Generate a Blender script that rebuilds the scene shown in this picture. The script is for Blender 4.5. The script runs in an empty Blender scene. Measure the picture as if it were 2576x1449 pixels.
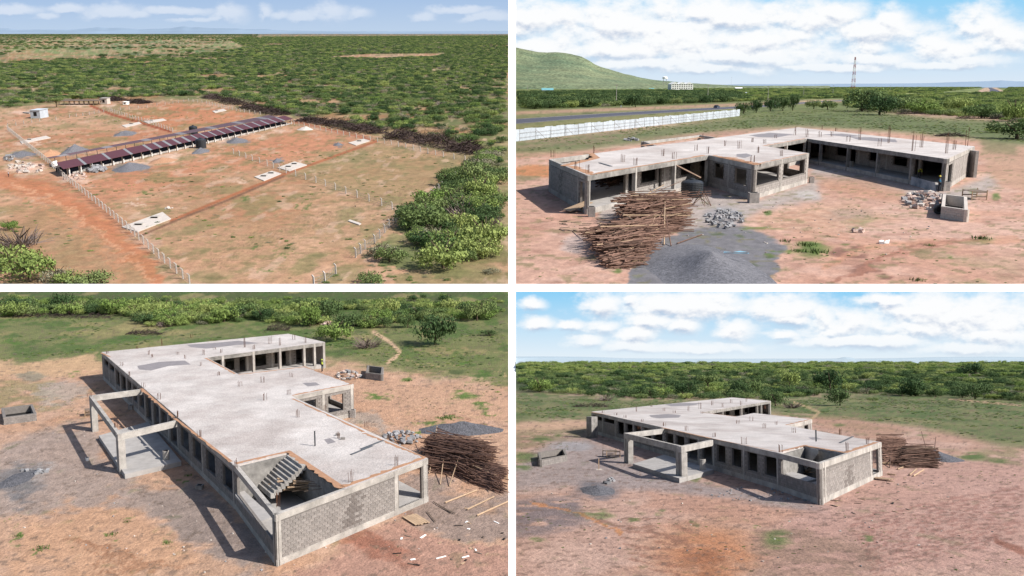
import bpy, math, random
import numpy as np
from mathutils import Matrix, Vector
from mathutils import noise as mnoise
R = math.radians
sc = bpy.context.scene
COL = sc.collection
rng = random.Random(7)

# ---------------------------------------------------------------- camera, world, sun, exposure
F = 2300.0                                   # focal length in the units of a 2576 px wide frame
cam_d = bpy.data.cameras.new("camera"); cam = bpy.data.objects.new("camera", cam_d); COL.objects.link(cam)
cam_d.sensor_fit = 'HORIZONTAL'; cam_d.angle = 2*math.atan(1288/F)
cam_d.clip_start = 0.5; cam_d.clip_end = 120000
cam.location = (0, 0, 0); cam.rotation_euler = (R(90), 0, 0)
sc.camera = cam
SUN_AZ, SUN_EL = R(118), R(38)               # azimuth from +Y clockwise, elevation
sun_dir = Vector((math.sin(SUN_AZ)*math.cos(SUN_EL), math.cos(SUN_AZ)*math.cos(SUN_EL), math.sin(SUN_EL)))
w = bpy.data.worlds.new("World"); sc.world = w; w.use_nodes = True
nt = w.node_tree; bg = nt.nodes["Background"]
sky = nt.nodes.new("ShaderNodeTexSky"); sky.sky_type = 'NISHITA'; sky.sun_disc = False
sky.sun_elevation = SUN_EL; sky.sun_rotation = SUN_AZ; sky.dust_density = 1.5
nt.links.new(sky.outputs[0], bg.inputs[0]); bg.inputs[1].default_value = 0.105
sun_l = bpy.data.lights.new("sun", 'SUN'); sun_l.energy = 4.9; sun_l.angle = R(0.55); sun_l.color = (1.0, 0.95, 0.87)
sun_o = bpy.data.objects.new("sun", sun_l); COL.objects.link(sun_o)
sun_o.rotation_euler = (-sun_dir).to_track_quat('-Z', 'Y').to_euler()
sc.view_settings.view_transform = 'Standard'; sc.view_settings.look = 'None'
sc.view_settings.gamma = 1; sc.view_settings.use_curve_mapping = False
sc.view_settings.exposure = 0.6
sc.cycles.max_bounces = 5; sc.cycles.diffuse_bounces = 3; sc.cycles.transparent_max_bounces = 6

# ---------------------------------------------------------------- helpers
def lin(c):
    c = np.asarray(c, float)/255.0
    return np.where(c <= 0.04045, c/12.92, ((c+0.055)/1.055)**2.4)
K_LIT = 1.65                                 # full daylight on level ground at exposure 0
def alb(r, g, b): return tuple(np.clip(lin((r, g, b))/K_LIT, 0, 0.9))

def hash2(ix, iy, seed):
    n = (ix.astype(np.int64)*374761393 + iy.astype(np.int64)*668265263 + seed*974711) & 0xffffffff
    n = ((n ^ (n >> 13))*1274126177) & 0xffffffff
    n = n ^ (n >> 16)
    return (n & 0xffff)/65535.0
def vnoise(x, y, seed=0):
    ix = np.floor(x); iy = np.floor(y); fx = x-ix; fy = y-iy
    fx = fx*fx*(3-2*fx); fy = fy*fy*(3-2*fy)
    a = hash2(ix, iy, seed); b = hash2(ix+1, iy, seed); c = hash2(ix, iy+1, seed); d = hash2(ix+1, iy+1, seed)
    return (a*(1-fx)+b*fx)*(1-fy)+(c*(1-fx)+d*fx)*fy
def fbm(x, y, seed=0, o=4):
    s = 0; a = .5; t = 0
    for i in range(o):
        s = s + a*vnoise(x, y, seed+i*17); t += a; a *= .5; x = x*2.03+5.1; y = y*2.03+1.7
    return s/t
def sstep(a, b, x):
    t = np.clip((x-a)/(b-a), 0, 1); return t*t*(3-2*t)

class Site:
    """A place seen from a height h (metres) over its own ground plane, horizon at zoom row yh.
    Pixel pairs are in the 2576x1449 enlargement of that quarter of the picture."""
    def __init__(s, name, qx, qy, yh, h, sc_, terrain=None):
        s.name = name; s.qx = qx; s.qy = qy; s.h = h; s.s = sc_; s.yh = yh
        s.a = math.atan((724.5-(qy+yh/2))/F); s.ca = math.cos(s.a); s.sa = math.sin(s.a)
        s.terrain = terrain
        s.M = Matrix.Translation((0, 0, 0)) @ Matrix.Scale(sc_, 4) @ Matrix.Rotation(s.a, 4, 'X') @ Matrix.Translation((0, 0, -h))
    def ray(s, zx, zy):
        dx = (s.qx+np.asarray(zx, float)/2-1288)/F; dz = (724.5-(s.qy+np.asarray(zy, float)/2))/F
        return dx, s.ca+dz*s.sa, -s.sa+dz*s.ca
    def P(s, zx, zy, k=0.0):
        dx, dy, dz = s.ray(zx, zy)
        t = (k-s.h)/dz
        return np.array([t*dx, t*dy, k]) if np.ndim(zx) == 0 else np.stack([t*dx, t*dy, np.full_like(t, k)], -1)
    def T(s, zx, zy):
        """meet the terrain"""
        dx, dy, dz = s.ray(zx, zy)
        if s.terrain is None: return s.P(zx, zy)
        k = np.zeros_like(dx*1.0)
        for i in range(24):
            t = (k-s.h)/np.minimum(dz, -1e-5); k = .5*k+.5*s.terrain(t*dx, t*dy)
        t = (k-s.h)/np.minimum(dz, -1e-5)
        return np.stack([t*dx, t*dy, k], -1)
    def at(s, zx, zy, depth):
        """point on the ray at local forward distance depth"""
        dx, dy, dz = s.ray(zx, zy); t = depth/dy
        return np.array([t*dx, depth, s.h+t*dz])
    def px(s, p):
        x, y, z = p[0], p[1], p[2]-s.h
        yy = y*s.ca - z*s.sa; zz = y*s.sa + z*s.ca
        return ((x/yy*F+1288-s.qx)*2, (724.5-zz/yy*F-s.qy)*2)
    def ppm(s, p):
        x, y, z = p[0], p[1], p[2]-s.h
        return F*2/(y*s.ca - z*s.sa)          # zoom pixels per metre there

TL = Site('TL', 0, 0, 160, 45.0, 1.2)
TR = Site('TR', 1288, 0, 428, 11.3, 3.7)
BL = Site('BL', 0, 724.5, -550, 27.0, .19)
def terr_br(x, y):
    return 8.6*sstep(300, 640, y)**0.9
BR = Site('BR', 1288, 724.5, 357, 12.0, .25, terr_br)

def setp(o, label=None, cat=None, group=None, kind=None):
    if label: o['label'] = label
    if cat: o['category'] = cat
    if group: o['group'] = group
    if kind: o['kind'] = kind
    return o

class MB:
    def __init__(s): s.v = []; s.f = []; s.m = []
    def add(s, vs, fs, m=0):
        b = len(s.v); s.v.extend([tuple(map(float, v)) for v in vs])
        for f in fs: s.f.append(tuple(b+i for i in f)); s.m.append(m)
    def box(s, x0, y0, z0, x1, y1, z1, m=0):
        s.hexa([(x0,y0,z0),(x1,y0,z0),(x1,y1,z0),(x0,y1,z0),(x0,y0,z1),(x1,y0,z1),(x1,y1,z1),(x0,y1,z1)], m)
    def hexa(s, v, m=0):
        s.add(v, [(3,2,1,0),(4,5,6,7),(0,1,5,4),(1,2,6,5),(2,3,7,6),(3,0,4,7)], m)
    def prism(s, pts, z0, z1, m=0):
        a = sum(pts[i][0]*pts[(i+1)%len(pts)][1]-pts[(i+1)%len(pts)][0]*pts[i][1] for i in range(len(pts)))
        if a < 0: pts = pts[::-1]
        n = len(pts); g0 = (lambda i: z0[i]) if isinstance(z0, (list, tuple)) else (lambda i: z0)
        s.add([(p[0], p[1], z0) for p in pts]+[(p[0], p[1], z1) for p in pts],
              [tuple(range(n-1, -1, -1)), tuple(range(n, 2*n))]+[(i, (i+1)%n, n+(i+1)%n, n+i) for i in range(n)], m)
    def wall(s, P, Q, th, z0, z1, m=0, off=0.0):
        """box along P->Q; outer face on the line (+off to the right-hand side), thickness to the left"""
        P = Vector((P[0], P[1])); Q = Vector((Q[0], Q[1])); d = (Q-P).normalized(); n = Vector((-d.y, d.x))
        a = P-n*off; b = Q-n*off; c = Q+n*th; e = P+n*th
        s.hexa([(a.x,a.y,z0),(b.x,b.y,z0),(c.x,c.y,z0),(e.x,e.y,z0),(a.x,a.y,z1),(b.x,b.y,z1),(c.x,c.y,z1),(e.x,e.y,z1)], m)
    def bar(s, p, q, r0, r1=None, n=5, m=0, cap=True):
        p = Vector(p); q = Vector(q); r1 = r0 if r1 is None else r1
        d = (q-p).normalized(); u = d.orthogonal().normalized(); w_ = d.cross(u)
        vs = []
        for c, r in ((p, r0), (q, r1)):
            for i in range(n):
                t = 2*math.pi*i/n; vs.append(c+(u*math.cos(t)+w_*math.sin(t))*r)
        fs = [(i, (i+1)%n, n+(i+1)%n, n+i) for i in range(n)]
        if cap: fs += [tuple(range(n-1, -1, -1)), tuple(range(n, 2*n))]
        s.add(vs, fs, m)
    def lathe(s, cx, cy, prof, n=20, m=0):
        vs = []
        for r, z in prof:
            for i in range(n):
                t = 2*math.pi*i/n; vs.append((cx+r*math.cos(t), cy+r*math.sin(t), z))
        fs = []
        for j in range(len(prof)-1):
            for i in range(n):
                fs.append((j*n+i, j*n+(i+1)%n, (j+1)*n+(i+1)%n, (j+1)*n+i))
        fs.append(tuple(range(n-1, -1, -1))); fs.append(tuple((len(prof)-1)*n+i for i in range(n)))
        s.add(vs, fs, m)
    def mesh(s, name, mats, smooth=False):
        me = bpy.data.meshes.new(name); me.from_pydata(s.v, [], s.f)
        for m in (mats if isinstance(mats, (list, tuple)) else [mats]): me.materials.append(m)
        if max(s.m, default=0): me.polygons.foreach_set('material_index', s.m)
        if smooth: me.polygons.foreach_set('use_smooth', [True]*len(s.f))
        me.update(); return me
def link(name, me, parent=None, M=None):
    o = bpy.data.objects.new(name, me); COL.objects.link(o)
    if parent is not None: o.parent = parent
    if M is not None: o.matrix_world = M
    return o
def build(mb, name, mats, parent=None, M=None, smooth=False):
    return link(name, mb.mesh(name, mats, smooth), parent, M)
def thing(site, name, base, label, cat, group=None, rz=0.0):
    e = bpy.data.objects.new(name, None); COL.objects.link(e); e.empty_display_size = .5
    e.matrix_world = site.M @ Matrix.Translation(Vector(base)) @ Matrix.Rotation(rz, 4, 'Z')
    return setp(e, label, cat, group)
def kids(o, table={}):
    return [c for c in o.children]
def clone(o, M, label=None, group=None):
    c = o.copy(); COL.objects.link(c); c.matrix_world = M
    if label: c['label'] = label
    if group: c['group'] = group
    for k in PARTS.get(o.name, []):
        d = k.copy(); COL.objects.link(d); d.parent = c
        for k2 in PARTS.get(k.name, []):
            g = k2.copy(); COL.objects.link(g); g.parent = d
    return c
PARTS = {}
def part(o):
    PARTS.setdefault(o.parent.name, []).append(o); return o

# ---------------------------------------------------------------- materials
def mat(name, col, rough=.9, n1=(6, .18), n2=None, bump=0.0, col2=None, metal=0.0, attr=None, bscale=20, spec=.25, rand=0.0, speck=None):
    m = bpy.data.materials.new(name); m.use_nodes = True
    t = m.node_tree; N = t.nodes; L = t.links; b = N["Principled BSDF"]
    b.inputs["Roughness"].default_value = rough; b.inputs["Metallic"].default_value = metal
    b.inputs["Specular IOR Level"].default_value = spec
    tc = N.new("ShaderNodeTexCoord")
    if attr:
        a = N.new("ShaderNodeAttribute"); a.attribute_name = attr; src = a.outputs["Color"]
    else:
        c = N.new("ShaderNodeRGB"); c.outputs[0].default_value = (*col, 1); src = c.outputs[0]
    def nz(scale, det=5):
        n = N.new("ShaderNodeTexNoise"); n.inputs["Scale"].default_value = scale; n.inputs["Detail"].default_value = det
        n.inputs["Roughness"].default_value = .62
        L.new(tc.outputs["Object"], n.inputs["Vector"]); return n.outputs["Fac"]
    def mul(src, fac, lo, hi, a=.3, b_=.7):
        mr = N.new("ShaderNodeMapRange"); mr.inputs[1].default_value = a; mr.inputs[2].default_value = b_
        mr.inputs[3].default_value = lo; mr.inputs[4].default_value = hi; L.new(fac, mr.inputs[0])
        mx = N.new("ShaderNodeVectorMath"); mx.operation = 'SCALE'; L.new(src, mx.inputs[0]); L.new(mr.outputs[0], mx.inputs["Scale"])
        return mx.outputs[0]
    if col2 is not None:
        f = nz(n1[0]*.35, 6); mr = N.new("ShaderNodeMapRange"); mr.inputs[1].default_value = .42; mr.inputs[2].default_value = .62; L.new(f, mr.inputs[0])
        mx = N.new("ShaderNodeMix"); mx.data_type = 'RGBA'; L.new(mr.outputs[0], mx.inputs[0]); L.new(src, mx.inputs[6]); mx.inputs[7].default_value = (*col2, 1)
        src = mx.outputs[2]
    if n1: src = mul(src, nz(n1[0]), 1-n1[1], 1+n1[1])
    if n2: src = mul(src, nz(n2[0], 3), 1-n2[1], 1+n2[1])
    if rand:
        oi = N.new("ShaderNodeObjectInfo"); src = mul(src, oi.outputs["Random"], 1-rand, 1+rand, 0, 1)
    L.new(src, b.inputs["Base Color"])
    if bump:
        bn = N.new("ShaderNodeBump"); bn.inputs["Strength"].default_value = 1.0; bn.inputs["Distance"].default_value = bump
        L.new(nz(bscale, 6), bn.inputs["Height"]); L.new(bn.outputs[0], b.inputs["Normal"])
    return m

M_roof = mat("slab_concrete", alb(222, 215, 212), .92, (.4, .14), (5, .14), .012, col2=alb(200, 190, 186), bscale=6)
M_conc = mat("cast_concrete", alb(206, 200, 194), .92, (1.3, .2), (14, .08), .01, col2=alb(176, 171, 166))
M_conc_d = mat("weathered_concrete", alb(168, 164, 160), .93, (1.6, .28), (14, .1), .012, col2=alb(134, 131, 128))
M_floor = mat("screed_floor", alb(188, 184, 182), .9, (1.0, .15), None, .004)
M_block = mat("stone_block", alb(174, 167, 163), .95, (2.2, .25), (25, .15), .02, bscale=14, rand=.14)
M_mortar = mat("mortar", alb(138, 132, 128), .97, (4, .2))
M_stain = mat("stained_block", alb(146, 138, 134), .95, (5, .35), None, .02)
M_sand = mat("sand_residue", alb(192, 148, 118), .97, (2.5, .2), (20, .12))
M_damp = mat("damp_patch", alb(158, 152, 154), .6, (2, .15))
M_rebar = mat("rusty_rebar", alb(120, 84, 66), .8, (9, .3), metal=.2)
M_white = mat("white_paint", (.80, .80, .79), .8, (3, .05))
M_border = mat("gutter_white", (.9, .9, .9), .9, None)
M_pole = mat("bare_wood_pole", alb(126, 98, 86), .85, (3, .3), None, 0, rand=.5)
M_pole_l = mat("pale_cut_timber", alb(196, 168, 140), .85, (3, .2), rand=.15)
M_tank = mat("black_plastic", (.022, .026, .032), .45, (4, .1), spec=.5)
M_gravel = mat("grey_gravel", alb(120, 120, 127), .95, (3.2, .3), (9, .5), .05, bscale=8)
M_rock = mat("broken_stone", alb(160, 160, 164), .95, (4, .25), rand=.25)
M_rock_p = mat("pink_rubble", alb(205, 172, 160), .95, (4, .25), col2=alb(214, 200, 192), rand=.25)
M_dark = mat("dark_void", alb(42, 40, 40), .95, (4, .2))
M_brush = mat("dry_brush", alb(88, 74, 72), .95, (2, .35), rand=.25)
M_bark = mat("bark", alb(98, 84, 70), .95, (4, .2))
M_maroon = mat("maroon_iron_sheet", alb(106, 60, 66), .55, (2, .08), spec=.4)
M_clear = mat("translucent_sheet", alb(158, 158, 162), .5, (2, .12))
M_tin = mat("galvanised_sheet", alb(208, 218, 230), .6, (.6, .16), (5, .08), rand=.12, spec=.4)
M_road = mat("asphalt", alb(92, 94, 108), .9, (.3, .1))
M_green = mat("short_grass", alb(98, 122, 62), .95, (4, .3), rand=.3)
M_timber = mat("grey_timber", alb(132, 116, 104), .9, (4, .25), rand=.2)

def foliage_mat(name, c0, c1, far=None):
    m = bpy.data.materials.new(name); m.use_nodes = True; t = m.node_tree; N = t.nodes; L = t.links; b = N["Principled BSDF"]
    oi = N.new("ShaderNodeObjectInfo"); a = N.new("ShaderNodeAttribute"); a.attribute_name = "tone"
    mx = N.new("ShaderNodeMix"); mx.data_type = 'RGBA'
    mx.inputs[6].default_value = (*c0, 1); mx.inputs[7].default_value = (*c1, 1); L.new(oi.outputs["Random"], mx.inputs[0])
    sc_ = N.new("ShaderNodeVectorMath"); sc_.operation = 'SCALE'; L.new(mx.outputs[2], sc_.inputs[0]); L.new(a.outputs["Fac"], sc_.inputs["Scale"])
    L.new(sc_.outputs[0], b.inputs["Base Color"]); b.inputs["Roughness"].default_value = .75; b.inputs["Specular IOR Level"].default_value = .15
    tr = N.new("ShaderNodeBsdfTranslucent"); L.new(sc_.outputs[0], tr.inputs[0]); ms = N.new("ShaderNodeMixShader"); ms.inputs[0].default_value = .22
    L.new(b.outputs[0], ms.inputs[1]); L.new(tr.outputs[0], ms.inputs[2]); L.new(ms.outputs[0], N["Material Output"].inputs[0])
    return m
M_leaf_a = foliage_mat("leaves_bright", alb(132, 160, 84), alb(180, 192, 116))
M_leaf_b = foliage_mat("leaves_mid", alb(104, 132, 76), alb(152, 166, 106))
M_leaf_c = foliage_mat("leaves_dark", alb(72, 100, 62), alb(110, 132, 82))
M_leaf_d = foliage_mat("leaves_grey", alb(140, 142, 116), alb(176, 170, 144))
M_leaf_e = foliage_mat("twigs_dry", alb(138, 122, 116), alb(172, 156, 150))

# ---------------------------------------------------------------- plant prototypes
def crown_mesh(name, mat_, seed, n=300, flat=.75, lobes=7, leaf=.13, base=.1):
    r = random.Random(seed); vs = []; fs = []; tone = []
    cs = []
    for i in range(lobes):
        t = r.random()*6.28; d = math.sqrt(r.random())*.74
        cs.append((math.cos(t)*d, math.sin(t)*d, r.uniform(.30, .72)*flat+base, r.uniform(.18, .42)))
    for i in range(n):
        cx, cy, cz, cr = cs[i % lobes]
        u = Vector((r.gauss(0, 1), r.gauss(0, 1), r.gauss(0, 1))).normalized()
        rad = cr*r.uniform(.55, 1.15)
        p = Vector((cx, cy, cz))+Vector((u.x, u.y, u.z*flat))*rad
        if p.z < base*.4: p.z = base*.4+r.random()*.1
        nrm = (u*1.0+Vector((r.gauss(0, .5), r.gauss(0, .5), r.gauss(0, .5)))).normalized()
        a = nrm.orthogonal().normalized(); a.rotate(Matrix.Rotation(r.random()*6.28, 3, nrm)); b = nrm.cross(a)
        s = leaf*r.uniform(.6, 1.35)
        k = len(vs)
        vs += [p-a*s-b*s*.55, p+a*s*.9-b*s*.7, p+a*s*.7+b*s*.75, p-a*s*.8+b*s*.6]
        fs.append((k, k+1, k+2, k+3)); tone.append(r.uniform(.72, 1.3))
    me = bpy.data.meshes.new(name); me.from_pydata([tuple(v) for v in vs], [], fs); me.materials.append(mat_)
    at = me.attributes.new("tone", 'FLOAT', 'FACE'); at.data.foreach_set('value', tone)
    me.update(); return me
CROWNS = []
def cr(*a, **k): CROWNS.append(crown_mesh("crown", *a, **k))
cr(M_leaf_a, 1, 1500, .62, 18, .036, .04)
cr(M_leaf_b, 2, 1500, .7, 18, .036, .04)
cr(M_leaf_c, 3, 1500, .78, 16, .038, .06)
cr(M_leaf_b, 4, 1300, .36, 18, .035, .42)
cr(M_leaf_d, 5, 900, .6, 16, .035, .04)
cr(M_leaf_a, 6, 1500, .85, 15, .038, .08)
def twig_mesh(name, seed, n=90, mat_=None):
    r = random.Random(seed); mb = MB()
    for i in range(n):
        t = r.random()*6.28; d = r.uniform(.1, .9)
        p = Vector((math.cos(t)*d*.6, math.sin(t)*d*.6, r.uniform(0, .15)))
        q = p+Vector((math.cos(t+r.uniform(-1, 1))*r.uniform(.2, .6), math.sin(t+r.uniform(-1, 1))*r.uniform(.2, .6), r.uniform(.1, .65)))
        mb.bar(p, q, .022, .008, 3, cap=False)
    me = mb.mesh(name, mat_ or M_leaf_e)
    at = me.attributes.new("tone", 'FLOAT', 'FACE'); at.data.foreach_set('value', [r.uniform(.7, 1.3) for _ in me.polygons])
    return me
CROWNS.append(twig_mesh("crown", 21))
def trunk_mesh():
    mb = MB(); r = random.Random(3)
    mb.bar((0, 0, -.05), (.03, .02, .4), .06, .04, 6)
    for i in range(4):
        t = i*1.57+r.random(); mb.bar((.03, .02, .32), (math.cos(t)*.4, math.sin(t)*.4, .72), .032, .012, 4)
    return mb.mesh("trunk", M_bark)
TRUNK = trunk_mesh()

def put_tree(site, zx, zy, rad, kind, label, group=None, name='tree', zs=1.0, cat='tree', trunk=True):
    p = site.T(zx, zy)
    e = bpy.data.objects.new(name, None); COL.objects.link(e)
    e.matrix_world = site.M @ Matrix.Translation(Vector(p)) @ Matrix.Rotation(rng.random()*6.28, 4, 'Z') @ Matrix.Diagonal((rad, rad, rad*zs*1.3, 1))
    setp(e, label, cat, group)
    link('crown', CROWNS[kind], e)
    if trunk: link('trunk', TRUNK, e)
    return e

def inpoly(x, y, poly):
    x = np.asarray(x, float); y = np.asarray(y, float); c = np.zeros(x.shape, bool)
    n = len(poly)
    for i in range(n):
        x0, y0 = poly[i]; x1, y1 = poly[(i+1) % n]
        if y0 == y1: continue
        k = ((y0 > y) != (y1 > y)) & (x < (x1-x0)*(y-y0)/(y1-y0)+x0); c ^= k
    return c
def polydist(x, y, poly, closed=True):
    d = np.full(np.shape(x), 1e9); n = len(poly)
    for i in range(n if closed else n-1):
        x0, y0 = poly[i]; x1, y1 = poly[(i+1) % n]
        dx, dy = x1-x0, y1-y0; t = np.clip(((x-x0)*dx+(y-y0)*dy)/(dx*dx+dy*dy+1e-9), 0, 1)
        d = np.minimum(d, np.hypot(x-x0-t*dx, y-y0-t*dy))
    return d

# scatter a plant cover over regions; the biggest ones seen become single plants, the rest one object
def cover(site, name, label, pts, n_single, single_label, group, kinds_single=None, cat='bush'):
    """pts: array rows x, y, z, radius, zscale, kind"""
    pts = np.array(pts); 
    size = pts[:, 3]/pts[:, 1]
    order = np.argsort(-size); big = order[:n_single]; rest = order[n_single:]
    rank = {}; q33, q66 = np.quantile(pts[big, 3], [.33, .66]) if len(big) else (0, 0)
    for i in big:
        x, y, z, r_, zs, k = pts[i]
        e = bpy.data.objects.new('bush' if k != 3 else 'acacia_tree', None); COL.objects.link(e)
        e.matrix_world = site.M @ Matrix.Translation((x, y, z)) @ Matrix.Rotation(rng.random()*6.28, 4, 'Z') @ Matrix.Diagonal((r_, r_, r_*zs, 1))
        zx_, zy_ = site.px((x, y, z)); rank.setdefault('n', 0); rank['n'] += 1
        kw = ['bright green', 'leafy green', 'dark green', 'flat-topped', 'grey-green', 'tall pale green', 'leafless grey'][int(k)]
        szw = 'large' if r_ > q66 else ('small' if r_ < q33 else 'middling')
        zone = next((ph for xm, ph in single_label if zx_ < xm), single_label[-1][1])
        lb = szw+' '+kw+' '+('tree' if k == 3 else 'bush')+' '+zone
        setp(e, lb, 'bush' if k != 3 else 'tree', group)
        link('crown', CROWNS[int(k)], e); link('trunk', TRUNK, e)
    rp = pts[rest]
    me = bpy.data.meshes.new(name); me.from_pydata([tuple(v) for v in rp[:, :3]], [], [])
    def at(nm, tp, val, f='value'):
        a = me.attributes.new(nm, tp, 'POINT'); a.data.foreach_set(f, val)
    sc3 = np.stack([rp[:, 3], rp[:, 3], rp[:, 3]*rp[:, 4]], -1)
    at('scl', 'FLOAT_VECTOR', sc3.astype(np.float32).ravel(), 'vector')
    rot = np.zeros((len(rp), 3), np.float32); rot[:, 2] = np.random.rand(len(rp))*6.28
    at('rot', 'FLOAT_VECTOR', rot.ravel(), 'vector'); at('idx', 'INT', rp[:, 5].astype(np.int32))
    o = link(name, me, None, site.M); setp(o, label, cat, None, 'stuff')
    ng = bpy.data.node_groups.new(name, 'GeometryNodeTree')
    ng.interface.new_socket('Geometry', in_out='INPUT', socket_type='NodeSocketGeometry')
    ng.interface.new_socket('Geometry', in_out='OUTPUT', socket_type='NodeSocketGeometry')
    N = ng.nodes; L = ng.links
    gi = N.new('NodeGroupInput'); go = N.new('NodeGroupOutput'); iop = N.new('GeometryNodeInstanceOnPoints')
    m2p = N.new('GeometryNodeMeshToPoints'); L.new(gi.outputs[0], m2p.inputs['Mesh'])
    j = N.new('GeometryNodeJoinGeometry')
    for src in reversed(CROWN_OBJS):
        oi = N.new('GeometryNodeObjectInfo'); oi.inputs['Object'].default_value = src; oi.inputs['As Instance'].default_value = True
        L.new(oi.outputs['Geometry'], j.inputs[0])
    L.new(m2p.outputs[0], iop.inputs['Points']); L.new(j.outputs[0], iop.inputs['Instance']); iop.inputs['Pick Instance'].default_value = True
    def na(nm, tp):
        n = N.new('GeometryNodeInputNamedAttribute'); n.data_type = tp; n.inputs['Name'].default_value = nm
        return n.outputs['Attribute']
    L.new(na('idx', 'INT'), iop.inputs['Instance Index']); L.new(na('rot', 'FLOAT_VECTOR'), iop.inputs['Rotation']); L.new(na('scl', 'FLOAT_VECTOR'), iop.inputs['Scale'])
    L.new(iop.outputs[0], go.inputs[0])
    md = o.modifiers.new('scatter', 'NODES'); md.node_group = ng
    return o
# sources for the instancing live in a collection that is not part of the scene
_src = bpy.data.collections.new("plant_sources"); CROWN_OBJS = []
for i, me in enumerate(CROWNS):
    so = bpy.data.objects.new("crown_source", me); _src.objects.link(so); CROWN_OBJS.append(so)

def screen_scatter(site, poly, step, rad, kinds, zs=(.9, 1.3), keep=1.0, holes=(), seed=1, pxmin=0, clear=None, margin=None, jit=.5, sizefn=None):
    """points with density even over the ground: step in metres"""
    r = np.random.RandomState(seed); out = []
    poly_ = np.array(poly)
    g = site.T(poly_[:, 0].astype(float), poly_[:, 1].astype(float))
    x0, x1, y0, y1 = g[:, 0].min(), g[:, 0].max(), g[:, 1].min(), g[:, 1].max()
    nx = int((x1-x0)/step)+1; ny = int((y1-y0)/step)+1
    X, Y = np.meshgrid(x0+np.arange(nx)*step, y0+np.arange(ny)*step)
    X = X+r.uniform(-jit, jit, X.shape)*step; Y = Y+r.uniform(-jit, jit, Y.shape)*step
    X = X.ravel(); Y = Y.ravel()
    Z = site.terrain(X, Y) if site.terrain else np.zeros_like(X)
    m = r.rand(len(X)) < keep; X, Y, Z = X[m], Y[m], Z[m]
    zx, zy = site.px((X, Y, Z))
    ok = inpoly(zx, zy, poly)
    for h_ in holes: ok &= ~inpoly(zx, zy, h_)
    rr = r.uniform(rad[0], rad[1], len(X))
    if clear is not None: ok &= fbm(X*clear[0], Y*clear[0], 5) > clear[1]*r.uniform(.85, 1.15, len(X))
    rp = rr*F*2/(Y)
    lo, hi = (margin if margin else ((-60 if site.qx == 0 else 18), (2558 if site.qx == 0 else 2636)))
    if site.qx == 0: ok &= zx+rp*(.8 if site.name == 'TL' else 1.05) < hi
    else: ok &= zx-rp*1.05 > lo
    if site.name == 'BL': ok &= zy-rp*1.3 > 20
    X, Y, Z, rr = X[ok], Y[ok], Z[ok], rr[ok]
    kk = r.choice([k for k, _ in kinds], len(X), p=np.array([p for _, p in kinds])/sum(p for _, p in kinds))
    z_ = r.uniform(zs[0], zs[1], len(X))
    return np.stack([X, Y, Z-.05*rr, rr, z_, kk], -1)

# ---------------------------------------------------------------- ground sheets
GMATS = {}
def ground(site, name, y_top, y_bot, x0, x1, painter, step=6.0, relief=None, label=None):
    nx = int((x1-x0)/step)+1
    rows = []; y = y_top
    while y < y_bot:
        rows.append(y); y += max(.8, min(step, (y-site.yh)*.08)) if site.yh > 0 else step
    rows.append(y_bot)
    zx, zy = np.meshgrid(np.linspace(x0, x1, nx), np.array(rows))
    G = site.T(zx.ravel(), zy.ravel())
    G = np.stack([G[:, 0], G[:, 1], G[:, 2]], -1)
    zxf, zyf = zx.ravel(), zy.ravel()
    if relief: G[:, 2] += relief(G[:, 0], G[:, 1], zxf, zyf)
    ny = len(rows)
    i = np.arange(nx-1); j = np.arange(ny-1); I, J = np.meshgrid(i, j)
    a = (J*nx+I).ravel(); faces = np.stack([a+nx, a+nx+1, a+1, a], -1)
    me = bpy.data.meshes.new(name); me.from_pydata(G.tolist(), [], faces.tolist())
    C = painter(site, zxf, zyf, G[:, 0], G[:, 1])
    C = np.clip(lin(np.clip(C, 0, 255))/K_LIT, 0, .85)
    ca = me.color_attributes.new("soil", 'FLOAT_COLOR', 'POINT')
    ca.data.foreach_set('color', np.concatenate([C, np.ones((len(C), 1))], 1).astype(np.float32).ravel())
    m = GMATS.get(site.name)
    if not m:
        k = {'TL': .35, 'TR': 1.0, 'BL': .8, 'BR': .8}[site.name]
        m = mat("soil_"+site.name.lower(), (.3, .2, .1), .97, (k*1.3, .18), (k*7, .17), .028/k, attr="soil", bscale=k*4); GMATS[site.name] = m
    me.materials.append(m); me.polygons.foreach_set('use_smooth', [True]*len(me.polygons)); me.update()
    o = link(name, me, None, site.M); setp(o, label, None, None, 'structure')
    return o
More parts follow.
